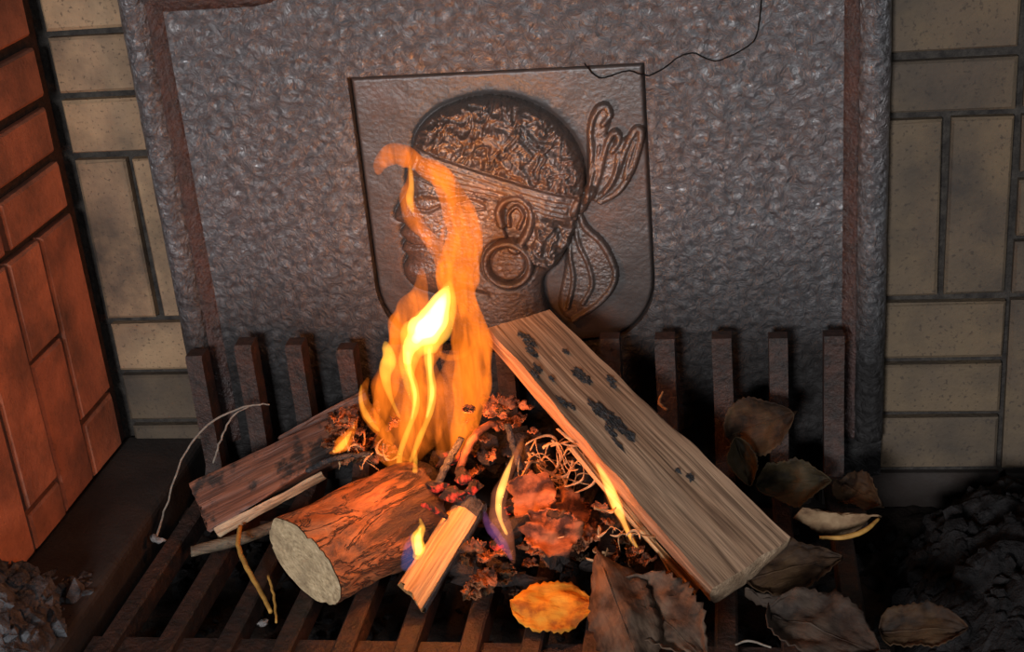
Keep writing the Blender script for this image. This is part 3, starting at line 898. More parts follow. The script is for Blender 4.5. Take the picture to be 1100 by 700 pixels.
# pale freshly split lower strip, sitting just under the red face
s0, s1 = W(226, 574, z=-0.112), W(345, 512, y=-0.115)
bar_piece('pale_underside', s0 + Vector((0.003, 0.004, -0.002)), s1 + Vector((0, 0.004, -0.002)), 0.0046, 0.0032, 0.0045, (0.2, -0.6, 0.75), WOOD_PALE, parent=root, n=24)
o = root.children[-1]; tag(o, 'pale splintered underside')

# darker log behind it
ga = [W(300, 468, y=-0.075), W(302, 480, y=-0.08), W(306, 486, y=-0.06), W(305, 470, y=-0.055)]
gb = [W(392, 418, y=-0.050), W(396, 440, y=-0.060), W(400, 444, y=-0.048), W(396, 420, y=-0.040)]
root2, rg = split_log('branch', [ga, gb], WOOD_RED, 'dark branch lying behind the red-brown split log', 9.0, cat='branch')
V, Fc = loft(rg, True, True); auto_smooth(build('wood_body', V, Fc, WOOD_RED, root2), 40)

# kindling stick with a charred back end
k0 = W(441, 638, z=-0.112); k1 = W(507, 537, z=-0.074)
Mk = frame_from(k0.lerp(k1, .5), k1 - k0, (0, 0, 1))
kd = tag(empty('kindling', Mk), 'split kindling stick with yellow wood face and charred upper end', 'kindling')
def kring(s):
    xd, yd, zd = Mk.col[0].xyz, Mk.col[1].xyz, Mk.col[2].xyz
    c = k0.lerp(k1, s); w = 0.0150 * (1 - 0.20 * s); t = 0.010
    poly = [(-1.0, -0.1), (-0.8, -1.0), (-0.05, -1.25), (0.75, -0.9), (1.0, 0.1), (0.5, 0.75), (-0.35, 0.85)]
    out = []
    for j, p in enumerate(resample_poly(poly, 36)):
        k = 0.0014 * N3(j * 0.55, s * 2.5, 5) + 0.0008 * N3(j * 1.3, s * 5, 8)
        e = 0.006 * N3(j * .35, 4, 4) if s in (0, 1) else 0
        out.append(c + yd * (p[0] * w + k) + zd * (p[1] * t + k) + xd * (e + (0.008 * p[0] if s == 0 else 0)))
    return out
ss = [i / 30 for i in range(31)]
V, Fc = loft([kring(s) for s in ss[:28]], True, True)
auto_smooth(build('wood_body', V, Fc, WOOD_KIND, kd), 45)
V, Fc = loft([[p + (p - sum(r, Vector()) / 36) * 0.03 for p in r] for r in [kring(s) for s in ss[26:]]], True, True)
auto_smooth(build('charred_end', V, Fc, CHAR, kd), 45)
# charred right flank
V, Fc = loft([[p for p in (kring(s)[1:9])] + [sum(kring(s), Vector()) / 36 - Vector((0, 0, .004))] for s in ss[:29]], True, True)
V = [p + Vector((0.0012, -0.0002, 0.0001)) for p in V]
build('charred_flank', V, Fc, CHAR, kd)

# small branch bits under the left logs
def stick(name, pts, radii, mat, label, cat, seg=9, n=30, wob=0.0010, group=None):
    P_ = cr([tuple(p) for p in pts], n); R_ = cr([(r,) for r in radii], n)
    P_ = [Vector(p) + Vector((N3(i * .5, 1, 2), N3(i * .5, 5, 2), N3(i * .5, 9, 2))) * wob for i, p in enumerate(P_)]
    V, Fc = tube(P_, [max(0.0003, float(r[0])) for r in R_], seg)
    M = Matrix.Translation(P_[0])
    o = build(name, V, Fc, mat, None, M)
    return tag(o, label, cat, group)
stick('stick', [W(205, 592, z=-0.118), W(260, 578, z=-0.118), W(315, 556, z=-0.118)], [0.0045, 0.0052, 0.0045], STICK_GREY, 'grey-brown stick on the bars under the red-brown split log', 'stick')
stick('twig', [W(168, 577, z=-0.122), W(178, 545, z=-0.112), W(197, 490, y=-0.085), W(225, 455, y=-0.075), W(262, 437, y=-0.07), W(290, 434, y=-0.068)], [0.0011, 0.0009, 0.0009, 0.001, 0.0009, 0.0006], TWIG_W, 'pale thin twig arching over the grate beside the left wall', 'twig', 6, 40)
stick('twig', [W(229, 497, y=-0.08), W(238, 470, y=-0.078), W(250, 447, y=-0.075), W(268, 436, y=-0.07)], [0.0009, 0.0009, 0.0008, 0.0006], TWIG_W, 'short pale twig standing behind the red-brown split log', 'twig', 6, 30)
stick('plant_stem', [W(258, 565, z=-0.105), W(256, 585, z=-0.108), W(264, 607, z=-0.112), W(278, 632, z=-0.118), W(291, 657, z=-0.121)], [0.0018, 0.002, 0.0021, 0.0019, 0.0016], TWIG_Y, 'curved yellow plant stem hanging below the red-brown split log', 'stem', 8, 30, 0.0004)
stick('plant_stem', [W(288, 618, z=-0.113), W(294, 640, z=-0.119), W(297, 668, z=-0.123)], [0.0011, 0.0011, 0.0009], TWIG_Y, 'thin dark stem between the yellow stem and the round log', 'stem', 6, 20, 0.0006)
stick('plant_stem', [W(880, 577, z=-0.105), W(905, 577, z=-0.105), W(928, 570, z=-0.103), W(944, 557, z=-0.101)], [0.0013, 0.002, 0.002, 0.0012], TWIG_Y, 'pale yellow stem lying between the dark leaves right of the large log', 'stem', 8, 24, 0.0003)
stick('twig', [W(700, 694, z=-0.12), W(790, 692, z=-0.121), W(805, 688, z=-0.121), W(828, 695, z=-0.121)][1:], [0.0007, 0.0009, 0.0007], TWIG_W, 'tiny white twig scrap on the grate below the large split log', 'twig', 6, 14, 0.0004)
stick('twig', [W(712, 420, y=-0.07), W(708, 432, y=-0.075), W(716, 440, y=-0.08)], [0.0007, 0.0012, 0.0012], SHAVE, 'small frayed splinter behind the upper edge of the large log', 'twig', 6, 14, 0.0006)

# ------------------------------------------------------------------ leaves
def leaf(base, tip, side, mat, label, width=0.55, cup=0.15, bend=0.1, wave=0.05, serr=0.04, seed=0.0, fold=0.0, stem=0.0, shape=0.85, name='leaf', group=None, ragged=0.35):
    base, tip = Vector(base), Vector(tip); ax_ = tip - base; L = ax_.length; x = ax_.normalized()
    y = Vector(side); y = (y - x * y.dot(x)).normalized(); z = x.cross(y)
    M = Matrix((x, y, z)).transposed().to_4x4(); M.translation = base
    nu, nv = 26, 8; V = []; Fc = []
    for i in range(nu + 1):
        t = i / nu
        w = L * width * 0.5 * (math.sin(math.pi * min(1, t ** shape)) ** 0.75 if 0 < t < 1 else 0.0)
        if 0 < i < nu: w *= 1 + serr * (1 if i % 2 else -1)
        for j in range(-nv, nv + 1):
            s = j / nv
            wj = w * (1 + ragged * (N3(t * 3.2 + seed * 3, 1.5 if s > 0 else -4.5, seed) + 0.5 * N3(t * 8 + seed * 3, 7 if s > 0 else -2, seed)) * abs(s))
            zz_ = L * (cup * s * s * (1 - 0.3 * t) + bend * math.sin(math.pi * t) + fold * abs(s) + wave * N3(t * 4 + seed, s * 2.5, seed) + wave * 0.5 * N3(t * 9, s * 6 + seed, 3) - 0.02 * abs(math.sin(t * 22 + abs(s) * 3)) * abs(s))
            V.append(base + x * (t * L) + y * (s * wj) + z * zz_)
    m = 2 * nv + 1
    for i in range(nu):
        for j in range(m - 1): Fc.append((i * m + j, i * m + j + 1, (i + 1) * m + j + 1, (i + 1) * m + j))
    root = tag(empty(name, M), label, 'leaf', group)
    b = build('blade', V, Fc, mat, root)
    so = b.modifiers.new('thickness', 'SOLIDIFY'); so.thickness = 0.0006; so.offset = 0
    rib = [V[i * m + nv] + z * 0.0003 for i in range(nu + 1)]
    if stem: rib = [base - x * (stem * L) + z * (bend * 0.3 * L), base - x * (stem * 0.5 * L)] + rib
    v2, f2 = tube(rib, [0.0010 * (1 - 0.75 * k / len(rib)) for k in range(len(rib))], 6)
    build('midrib', v2, f2, mat, b)
    return root
leaf(W(548, 645, z=-0.108), W(646, 648, z=-0.112), (0.1, -0.9, -0.25), L_YEL, 'bright yellow leaf lying on the grate front below the fire', 0.72, 0.10, 0.03, 0.06, seed=1, shape=0.8, ragged=0.2)
leaf(W(640, 588, z=-0.075), W(690, 720, z=-0.105), (0.8, 0.2, 0.25), L_GREY, 'grey-brown dry leaf standing right of the yellow leaf', 0.42, -0.10, 0.05, 0.05, seed=2, fold=-0.05, shape=1.0)
leaf(W(672, 630, z=-0.095), W(760, 712, z=-0.112), (0.7, 0.5, 0.3), L_GREY, 'broad grey-brown dry leaf with ragged edge below the large log', 0.62, 0.12, 0.04, 0.06, seed=3, serr=0.07, shape=0.8)
leaf(W(690, 627, z=-0.116), W(742, 628, z=-0.118), (0, 0.8, 0.3), L_YEL, 'small orange-yellow leaf scrap tucked under the splinters', 0.5, 0.1, 0.03, 0.05, seed=4)
leaf(W(786, 466, y=-0.055), W(856, 442, y=-0.075), (0.1, 0.15, 1), L_BRN, 'upright round brown leaf leaning on the grate uprights', 0.80, 0.18, -0.02, 0.05, seed=5, shape=0.72, ragged=0.12, serr=0.03)
leaf(W(790, 470, y=-0.07), W(806, 522, y=-0.09), (1, 0.2, 0.2), L_OLIVE, 'small olive leaf hanging below the round brown leaf', 0.6, 0.25, 0.05, 0.06, seed=6)
leaf(W(815, 520, y=-0.075), W(895, 515, y=-0.085), (0, 0.5, 1), L_OLIVE, 'dark olive leaf lying behind the curled tan leaf', 0.55, 0.2, 0.05, 0.08, seed=7)
leaf(W(938, 553, z=-0.10), W(862, 545, z=-0.085), (0.1, 0.9, 0.5), L_TAN, 'small curled tan leaf with pointed tip right of the large log', 0.30, 0.30, 0.08, 0.08, seed=8, fold=0.1, stem=0.12)
leaf(W(800, 625, z=-0.112), W(905, 600, z=-0.105), (0.15, 0.8, 0.35), L_BRN, 'flat reddish brown leaf beside the lower end of the large log', 0.55, 0.10, 0.06, 0.05, seed=9, shape=0.7)
leaf(W(828, 660, z=-0.108), W(946, 705, z=-0.112), (0.5, 0.8, 0.3), L_DULL, 'wide dull brown leaf at the bottom edge right of centre', 0.70, 0.12, 0.05, 0.07, seed=10, shape=0.75)
leaf(W(945, 680, z=-0.112), W(1040, 676, z=-0.105), (0, 0.8, 0.4), L_BRN, 'dark brown leaf at the bottom edge beside the ash mound', 0.65, 0.12, 0.05, 0.05, seed=11, shape=0.7)
leaf(W(850, 640, z=-0.118), W(800, 632, z=-0.116), (0.1, 0.8, 0.2), L_DULL, 'pale shrivelled leaf scrap just below the large log end', 0.28, 0.3, 0.1, 0.12, seed=12)
leaf(W(905, 520, z=-0.118), W(950, 545, z=-0.115), (0.3, 0.8, 0.6), L_BRN, 'dark brown leaf behind the tip of the curled tan leaf', 0.6, 0.15, 0.1, 0.08, seed=13)

# ------------------------------------------------------------------ heap of charcoal, scorched leaves and shavings
def heap_z(x, y):
    d = ((x - 0.015) / 0.13) ** 2 + ((y + 0.125) / 0.085) ** 2
    return ZG + 0.004 + 0.075 * max(0.0, 1 - d) ** 0.9
def charcoal_zone(x, y):
    if y < -0.185: return 'black charcoal piece at the front foot of the heap above the yellow leaf', 'charcoal', 'charcoal pieces at the heap front'
    if x < -0.045: return 'black charcoal piece between the round log and the red-brown split log', 'charcoal', 'charcoal pieces behind the round log'
    if x > 0.055: return 'black charcoal piece in the hollow under the large split log', 'charcoal', 'charcoal pieces under the large log'
    if y > -0.11: return 'black charcoal piece at the back of the heap behind the flames', 'charcoal', 'charcoal pieces at the heap back'
    return 'black charcoal piece in the middle of the heap under the flames', 'charcoal', 'charcoal pieces in the heap middle'
rr_ = random.Random(21)
n = 0
while n < 95:
    x = rr_.uniform(-0.115, 0.14); y = rr_.uniform(-0.225, -0.05)
    h = heap_z(x, y)
    if h < ZG + 0.006 and rr_.random() > 0.25: continue
    r = rr_.uniform(0.006, 0.0135)
    z = h - r * 0.5 if rr_.random() < 0.7 else rr_.uniform(ZG + r * .6, h)
    V, Fc = lump((0, 0, 0), r, (rr_.uniform(0.8, 1.7), rr_.uniform(0.7, 1.1), rr_.uniform(0.45, 0.8)), 0.5, 2, rr_.uniform(0, 50), 1.6)
    V = [p + Vector((x, y, z)) for p in V]
    hot = ((x + 0.02) ** 2 + (y + 0.15) ** 2) ** .5 < 0.045 and rr_.random() < 0.5
    if hot: tag(build('charcoal_piece', V, Fc, EMBER, None, (x, y, z), smooth=False), 'glowing red charcoal piece under the kindling stick', 'charcoal', 'glowing charcoal pieces in the heap')
    else: tag(build('charcoal_piece', V, Fc, CHARCOAL, None, (x, y, z), smooth=False), *charcoal_zone(x, y))
    n += 1

for i, (u, v, y, r) in enumerate([(497, 512, -0.160, .007), (486, 531, -0.172, .007), (509, 524, -0.165, .006), (534, 586, -0.205, .006), (470, 522, -0.165, .006), (452, 508, -0.150, .006)]):
    c = W(u, v, y=y)
    V, Fc = lump((0, 0, 0), r, (1.3, 0.9, 0.7), 0.5, 2, 3.3 + i, 1.6)
    tag(build('charcoal_piece', [p + c for p in V], Fc, EMBER, None, Matrix.Translation(c), smooth=False), 'glowing red charcoal piece under the kindling stick' if u > 505 else 'glowing red charcoal piece behind the round log under the tall flame', 'charcoal', 'glowing charcoal pieces in the heap' if u > 505 else 'glowing charcoal pieces under the tall flame')
def scrap(c, r, seed, mat, label, group, name='leaf_scrap', cat='leaf scrap', rot=None, fine=1.0):
    """crumpled burnt leaf: a wrinkled curled sheet with torn outline"""
    nu = 16; V = []; Fc = []
    R_ = rot or (Matrix.Rotation(seed * 2.1, 3, 'Z') @ Matrix.Rotation(0.5 + 0.7 * math.sin(seed * 5), 3, 'X'))
    for i in range(nu + 1):
        for j in range(nu + 1):
            a, b = i / nu * 2 - 1, j / nu * 2 - 1
            k = 1.0 / max(1, math.hypot(a, b) ** 0.7) * (1 + 0.45 * N3(a * 2 + seed, b * 2, 1) + 0.3 * fine * N3(a * 5 + seed, b * 5, 1))
            p = Vector((a * k, b * k * 0.8, 0.45 * N3(a * 1.5, b * 1.5 + seed, 2) + fine * (0.32 * N3(a * 4, b * 4, seed) + 0.16 * N3(a * 8, b * 8, seed)) + 0.35 * b * b))
            V.append(Vector(c) + (R_ @ p) * r)
    for i in range(nu):
        for j in range(nu):
            q = i * (nu + 1) + j
            Fc.append((q, q + nu + 1, q + nu + 2, q + 1))
    o = build(name, V, Fc, mat, None, Matrix.Translation(c))
    so = o.modifiers.new('thickness', 'SOLIDIFY'); so.thickness = 0.0007; so.offset = 0
    return tag(o, label, cat, group)
# scorched leaves seen singly
facing = lambda s, tilt=0.5: Matrix.Rotation(s, 3, 'Y') @ Matrix.Rotation(math.radians(35) + tilt * 0.5, 3, 'X')
scrap(W(592, 572, y=-0.222), 0.020, 1.3, L_RED, 'broad scorched leaf scrap glowing red beside the violet flame', None, rot=facing(0.3), fine=0.5)
scrap(W(572, 530, y=-0.195), 0.018, 2.9, L_RED, 'scorched leaf scrap right of the violet flame tip', None, rot=facing(-0.4, 0.8), fine=0.35)
scrap(W(612, 548, y=-0.180), 0.016, 4.1, L_RED, 'scorched leaf scrap under the pale wood shavings', None, rot=facing(0.8))
scrap(W(532, 436, y=-0.130), 0.011, 5.2, L_RED, 'curled scorched scrap at the top of the heap beside the large log', None, rot=facing(0.1, 1.2))
for i in range(46 + 60):
    if i >= 46:
        u, v, y = [(rr_.uniform(560, 700), rr_.uniform(540, 615), rr_.uniform(-0.225, -0.18)), (rr_.uniform(352, 425), rr_.uniform(445, 495), rr_.uniform(-0.14, -0.10)), (rr_.uniform(490, 555), rr_.uniform(595, 640), rr_.uniform(-0.235, -0.21)), (rr_.uniform(500, 575), rr_.uniform(425, 510), rr_.uniform(-0.15, -0.11))][i % 4]
    elif i < 18: u, v, y = rr_.uniform(352, 425), rr_.uniform(438, 492), rr_.uniform(-0.14, -0.08)
    elif i < 34: u, v, y = rr_.uniform(560, 690), rr_.uniform(545, 612), rr_.uniform(-0.215, -0.17)
    elif i < 40: u, v, y = rr_.uniform(490, 560), rr_.uniform(588, 640), rr_.uniform(-0.235, -0.21)
    else: u, v, y = rr_.uniform(500, 560), rr_.uniform(430, 500), rr_.uniform(-0.14, -0.10)
    c = W(u, v, y=y)
    c.z = max(c.z, ZG + 0.004)
    g = ('left', 'right', 'front', 'top')[(0 if i < 18 else 1 if i < 34 else 2 if i < 40 else 3) if i < 46 else (1, 0, 2, 3)[i % 4]]
    lab = {'left': 'crumbled dry leaf scrap heaped behind the round log', 'right': 'small burnt leaf scrap under the large log edge', 'front': 'dark crumbled leaf scrap on the grate beside the kindling', 'top': 'burnt leaf scrap near the heap top under the large log'}[g]
    scrap(c, rr_.uniform(0.006, 0.0105) if i < 46 else rr_.uniform(0.0035, 0.0065), rr_.uniform(0, 60), L_RED if rr_.random() < .7 else L_BRN, lab, 'leaf scraps ' + g)

def shaving(u, v, y, L, seed, label, group):
    c = W(u, v, y=y); c.z = max(c.z, ZG + 0.003)
    r = random.Random(seed)
    d = Vector((r.uniform(-1, 1), r.uniform(-0.6, 0.6), r.uniform(-0.6, 0.6))).normalized()
    e = d.cross(Vector((r.uniform(-1, 1), r.uniform(-1, 1), r.uniform(-1, 1)))).normalized(); g = d.cross(e)
    k = r.uniform(0.2, 0.5); w = r.uniform(0.0006, 0.0014); nn = 14; V = []; Fc = []
    tw = r.uniform(-2, 2)
    for i in range(nn + 1):
        t = i / nn - .5
        p = c + d * (t * L) + e * (k * L * (math.cos(t * 3.5) - 0.6)) + g * (0.15 * L * math.sin(t * 5 + seed))
        a = tw * t * 2; s1 = e * math.cos(a) + g * math.sin(a); s2 = g * math.cos(a) - e * math.sin(a)
        for p_, q_ in ((-1, -1), (1, -1), (1, 1), (-1, 1)): V.append(p + s1 * (w * p_) + s2 * (w * 0.28 * q_))
    for i in range(nn):
        for j in range(4): Fc.append((i * 4 + j, i * 4 + (j + 1) % 4, i * 4 + 4 + (j + 1) % 4, i * 4 + 4 + j))
    Fc += [(3, 2, 1, 0), tuple(range(nn * 4, nn * 4 + 4))]
    tag(build('wood_shaving', V, Fc, SHAVE, None, Matrix.Translation(c)), label, 'wood shaving', group)
for i in range(70):
    if i < 42: shaving(rr_.gauss(608, 18), rr_.gauss(500, 16), rr_.uniform(-0.175, -0.15), rr_.uniform(0.014, 0.032), i, 'thin curled wood shaving in the bundle against the large log', 'shavings bundle by the large log')
    elif i < 56: shaving(rr_.uniform(575, 690), rr_.uniform(545, 610), rr_.uniform(-0.22, -0.19), rr_.uniform(0.010, 0.024), i, 'thin wood shaving scattered among burnt leaf scraps', 'scattered shavings right of the fire')
    else: shaving(rr_.uniform(350, 420), rr_.uniform(455, 500), rr_.uniform(-0.15, -0.11), rr_.uniform(0.010, 0.022), i, 'thin wood shaving behind the round log', 'shavings behind the round log')
# bent burning twigs in the middle
stick('twig', [W(492, 508, y=-0.15), W(500, 486, y=-0.15), W(512, 466, y=-0.145), W(528, 455, y=-0.14), W(536, 462, y=-0.14)], [0.003, 0.0035, 0.0032, 0.0028, 0.002], L_RED, 'bent scorched twig arching at the centre of the heap', 'twig', 8, 30)
stick('twig', [W(470, 520, y=-0.165), W(482, 495, y=-0.16), W(496, 470, y=-0.15)], [0.003, 0.0032, 0.0026], CHAR, 'black charred twig standing left of the bent scorched twig', 'twig', 8, 24)
stick('twig', [W(545, 455, y=-0.14), W(552, 480, y=-0.145), W(560, 505, y=-0.15)], [0.0026, 0.003, 0.0026], CHAR, 'black charred twig right of the bent scorched twig', 'twig', 8, 24)
stick('twig', [W(330, 505, y=-0.14), W(360, 492, y=-0.145), W(398, 487, y=-0.145)], [0.0022, 0.0024, 0.0016], CHAR, 'black charred twig lying over the red-brown split log', 'twig', 7, 24, 0.002)
stick('twig', [W(455, 540, y=-0.19), W(480, 555, y=-0.185), W(470, 520, y=-0.175)][:2], [0.003, 0.002], EMBER, 'short glowing twig behind the kindling stick', 'twig', 7, 14)

# ------------------------------------------------------------------ ash
def crumbs(name, n, fpos, rmin, rmax, mat, label, seed, base=((), ())):
    r = random.Random(seed); V = list(base[0]); Fc = list(base[1])
    for i in range(n):
        c = fpos(r); s = r.uniform(rmin, rmax) * (1 if r.random() < .8 else 1.7)
        v, f = lump((0, 0, 0), s, (1.2, 0.9, 0.7), 0.6, 1, r.uniform(0, 99), 1.7)
        o = len(V); V += [p + Vector(c) for p in v]; Fc += [tuple(a + o for a in q) for q in f]
    return tag(build(name, V, Fc, mat, None, None, smooth=False), label, 'ash', None, 'stuff')
crumbs('floor_ash', 700, lambda r: (lambda x, y: (x, y, fl(x, y) + 0.002))(r.uniform(-0.29, 0.34), r.uniform(-0.36, -0.01)), 0.002, 0.007, ASH, 'dark grey ash crumbs scattered under the grate bars', 3)
def mound(name, cx, cy, rx, ry, h, zb, mat, label, seed):
    f = lambda x, y: zb + h * max(0, 1 - ((x - cx) / rx) ** 2 - ((y - cy) / ry) ** 2) ** 0.7 * (1 + 0.3 * N3(x * 30, y * 30, seed)) + 0.006 * N3(x * 70, y * 70, seed) + 0.003 * N3(x * 190, y * 190, seed)
    V, Fc = height_grid(cx - rx, cx + rx, cy - ry, cy + ry, 70, 90, lambda x, y: f(x, y) - (0.01 if ((x - cx) / rx) ** 2 + ((y - cy) / ry) ** 2 > 0.98 else 0))
    return (V, Fc), f
m1, f1 = mound('ash_heap', 0.440, -0.17, 0.135, 0.19, 0.085, ZF - 0.002, ASH, '', 1.0)
crumbs('ash_heap', 420, lambda r: (lambda x, y: (x, y, f1(x, y) + 0.001))(r.uniform(0.315, 0.55), r.uniform(-0.33, -0.02)), 0.002, 0.006, ASH, 'dark grey ash heap in the right corner beyond the grate', 5, m1)
m2, f2 = mound('ash_heap', -0.385, -0.315, 0.085, 0.10, 0.060, -0.116, ASH, '', 2.0)
crumbs('ash_heap', 260, lambda r: (lambda x, y: (x, y, f2(x, y) + 0.001))(r.uniform(-0.368, -0.305), r.uniform(-0.40, -0.215)), 0.002, 0.0075, ASH_BLUE, 'grey ash heap on the sooted ledge at the lower left', 6, m2)
for (u, v) in [(166, 578), (172, 580), (283, 668), (355, 643)]:
    c = W(u, v, z=ZG + 0.003)
    V, Fc = lump((0, 0, 0), 0.0035, (1.3, 1, .7), 0.7, 2, u * 0.37); tag(build('ash_flake', [p + c for p in V], Fc, ASH_PALE, None, Matrix.Translation(c)), 'small pale ash flake on the left grate bars', 'ash flake', 'pale ash flakes on the grate')

# ------------------------------------------------------------------ fire
FL_BODY = mat_flame('flame_orange', (1.0, 0.20, 0.014), 130, 1, (130, 60, 34), 0.3, 45)
FL_SHEET = mat_flame('flame_orange_sheet', (1.0, 0.20, 0.014), 165, 1, (150, 60, 34), 0.35, 75)
FL_FAINT = mat_flame('flame_faint', (1.0, 0.19, 0.016), 42, 1, (120, 60, 30), 0.2)
FL_YEL = mat_flame('flame_yellow', (1.0, 0.43, 0.042), 180)
FL_HOT = mat_flame('flame_white_core', (1.0, 0.44, 0.085), 430)
FL_WHITE = mat_flame('flame_white', (1.0, 0.72, 0.32), 420)
FL_VIO = mat_flame('flame_rose', (0.95, 0.27, 0.13), 42)
FL_PUR = mat_flame('flame_purple', (0.60, 0.20, 0.62), 34)
FL_BLUE = mat_flame('flame_blue', (0.25, 0.30, 0.9), 22)
def tongue(parent, pts, y, mat, thick=0.5, n=None, seg=14, dy=0.0, name='flame_tongue'):
    """flame tongue: pixel spine with pixel width, stood up at depth y, elliptical section"""
    n = n or max(16, len(pts) * 7)
    Q = cr(pts, n); rings = []
    ps = []
    for i, q in enumerate(Q):
        p = W(q[0], q[1], y=y + dy * math.sin(i * 0.35) + 0.003 * N3(i * 0.2, y * 99, 1)); ps.append(p)
    for i, q in enumerate(Q):
        d = ps[min(i + 1, n - 1)] - ps[max(i - 1, 0)]
        d = Vector((d.x, 0, d.z)).normalized()
        a = Vector((-d.z, 0, d.x)); b = Vector((0, 1, 0))
        t = i / (n - 1)
        hw = max(0.0004, q[2] * 0.5 * 0.00068 * (1 + 0.28 * N3(i * 0.16, q[0] * 0.02, y * 77))) * (0.12 if i in (0, n - 1) else 1)
        rings.append([ps[i] + a * (hw * math.cos(2 * math.pi * k / seg)) + b * (hw * thick * math.sin(2 * math.pi * k / seg)) for k in range(seg)])
    V, Fc = loft(rings)
    return build(name, V, Fc, mat, parent)
fire = tag(empty('fire', W(455, 520, y=-0.14)), 'tall orange and yellow flame rising from the log pile in front of the shield', 'flame')
YF = -0.140
# broad orange body
tongue(fire, [(453, 286, 4), (452, 310, 20), (444, 334, 40), (436, 356, 42), (428, 382, 34), (418, 408, 26), (410, 438, 22), (408, 464, 7)], YF, FL_BODY, 0.5)
tongue(fire, [(478, 330, 6), (466, 356, 30), (455, 385, 32), (448, 415, 34), (444, 448, 36), (440, 478, 28), (438, 508, 8)], YF + 0.004, FL_BODY, 0.45)
tongue(fire, [(500, 360, 8), (495, 395, 44), (490, 430, 56), (482, 462, 46), (474, 492, 14)], YF + 0.006, FL_FAINT, 0.5)
tongue(fire, [(440, 350, 20), (440, 390, 70), (440, 430, 96), (440, 465, 80), (440, 496, 24)], YF + 0.008, FL_FAINT, 0.35)
# right sheet
tongue(fire, [(452, 172, 6), (468, 182, 22), (480, 200, 27), (492, 226, 34), (499, 255, 40), (493, 285, 46), (492, 315, 44), (504, 350, 42), (508, 390, 42), (505, 430, 38), (496, 468, 26), (486, 495, 8)], YF + 0.004, FL_SHEET, 0.45)
tongue(fire, [(500, 218, 2), (513, 238, 6), (515, 262, 7), (506, 290, 6), (508, 318, 5), (519, 345, 6), (525, 380, 6), (521, 415, 3)], YF, FL_BODY, 0.9)
tongue(fire, [(478, 226, 2), (476, 250, 6), (470, 275, 8), (475, 305, 8), (482, 325, 3)], YF, FL_BODY, 0.9)
for st in ([(462, 182, 2), (480, 202, 8), (494, 230, 9), (503, 258, 9), (500, 288, 8), (494, 318, 3)], [(470, 190, 2), (484, 216, 7), (490, 246, 10), (484, 276, 11), (482, 306, 9), (488, 336, 3)],
           [(498, 250, 2), (509, 262, 8), (503, 284, 8), (497, 310, 8), (504, 338, 8), (514, 365, 7), (516, 395, 3)], [(490, 300, 3), (497, 330, 10), (506, 360, 10), (508, 395, 9), (503, 430, 8), (494, 465, 3)],
           [(440, 228, 2), (454, 250, 7), (468, 268, 8), (480, 296, 8), (490, 325, 3)], [(428, 334, 3), (424, 352, 12), (424, 372, 10), (430, 395, 8), (436, 420, 3)]):
    tongue(fire, st, YF + random.uniform(-0.004, 0.006), FL_BODY, 0.8)
# upper left flag and strand
tongue(fire, [(405, 188, 4), (410, 174, 18), (424, 165, 24), (440, 170, 22), (458, 180, 24), (476, 192, 22), (488, 212, 10)], YF - 0.002, FL_SHEET, 0.5)
tongue(fire, [(439, 160, 3), (441, 190, 9), (437, 214, 17), (446, 238, 20), (461, 256, 18), (474, 276, 18), (484, 304, 20), (488, 330, 8)], YF, FL_BODY, 0.6)
tongue(fire, [(440, 176, 2), (442, 198, 7), (440, 214, 8), (444, 230, 3)], YF - 0.004, FL_YEL, 0.7)
tongue(fire, [(486, 215, 3), (494, 245, 8), (486, 285, 10), (478, 320, 8), (484, 345, 3)], YF, FL_BODY, 0.7)
# white-yellow heart
tongue(fire, [(482, 306, 3), (473, 325, 22), (464, 345, 34), (450, 360, 32), (440, 374, 16), (437, 392, 8)], YF - 0.004, FL_HOT, 0.42)
tongue(fire, [(484, 300, 4), (476, 330, 30), (463, 352, 46), (447, 368, 40), (438, 390, 22), (440, 415, 12), (447, 438, 5)], YF - 0.002, FL_YEL, 0.30)
tongue(fire, [(479, 314, 2), (472, 330, 14), (464, 346, 22), (452, 358, 18), (444, 368, 7)], YF - 0.004, FL_WHITE, 0.5)
# ribbons below the heart
tongue(fire, [(437, 368, 10), (438, 392, 10), (445, 415, 9), (446, 440, 8), (436, 468, 7), (429, 492, 7), (433, 520, 6), (438, 543, 3)], YF - 0.006, FL_YEL, 0.7)
tongue(fire, [(460, 368, 10), (461, 392, 10), (464, 418, 10), (461, 445, 8), (450, 472, 7), (440, 498, 4)], YF - 0.006, FL_YEL, 0.7)
tongue(fire, [(461, 372, 4), (462, 400, 5), (464, 424, 5), (458, 450, 3)], YF - 0.008, FL_HOT, 0.7)
tongue(fire, [(438, 376, 4), (440, 400, 5), (446, 424, 4), (442, 452, 2)], YF - 0.008, FL_HOT, 0.7)
tongue(fire, [(468, 378, 6), (482, 384, 8), (500, 380, 6), (514, 362, 3)], YF, FL_BODY, 0.8)
tongue(fire, [(520, 370, 3), (524, 395, 7), (518, 425, 8), (504, 455, 8), (493, 482, 3)], YF, FL_BODY, 0.8)
tongue(fire, [(498, 330, 3), (510, 350, 7), (520, 372, 6), (522, 395, 3)], YF, FL_BODY, 0.8)
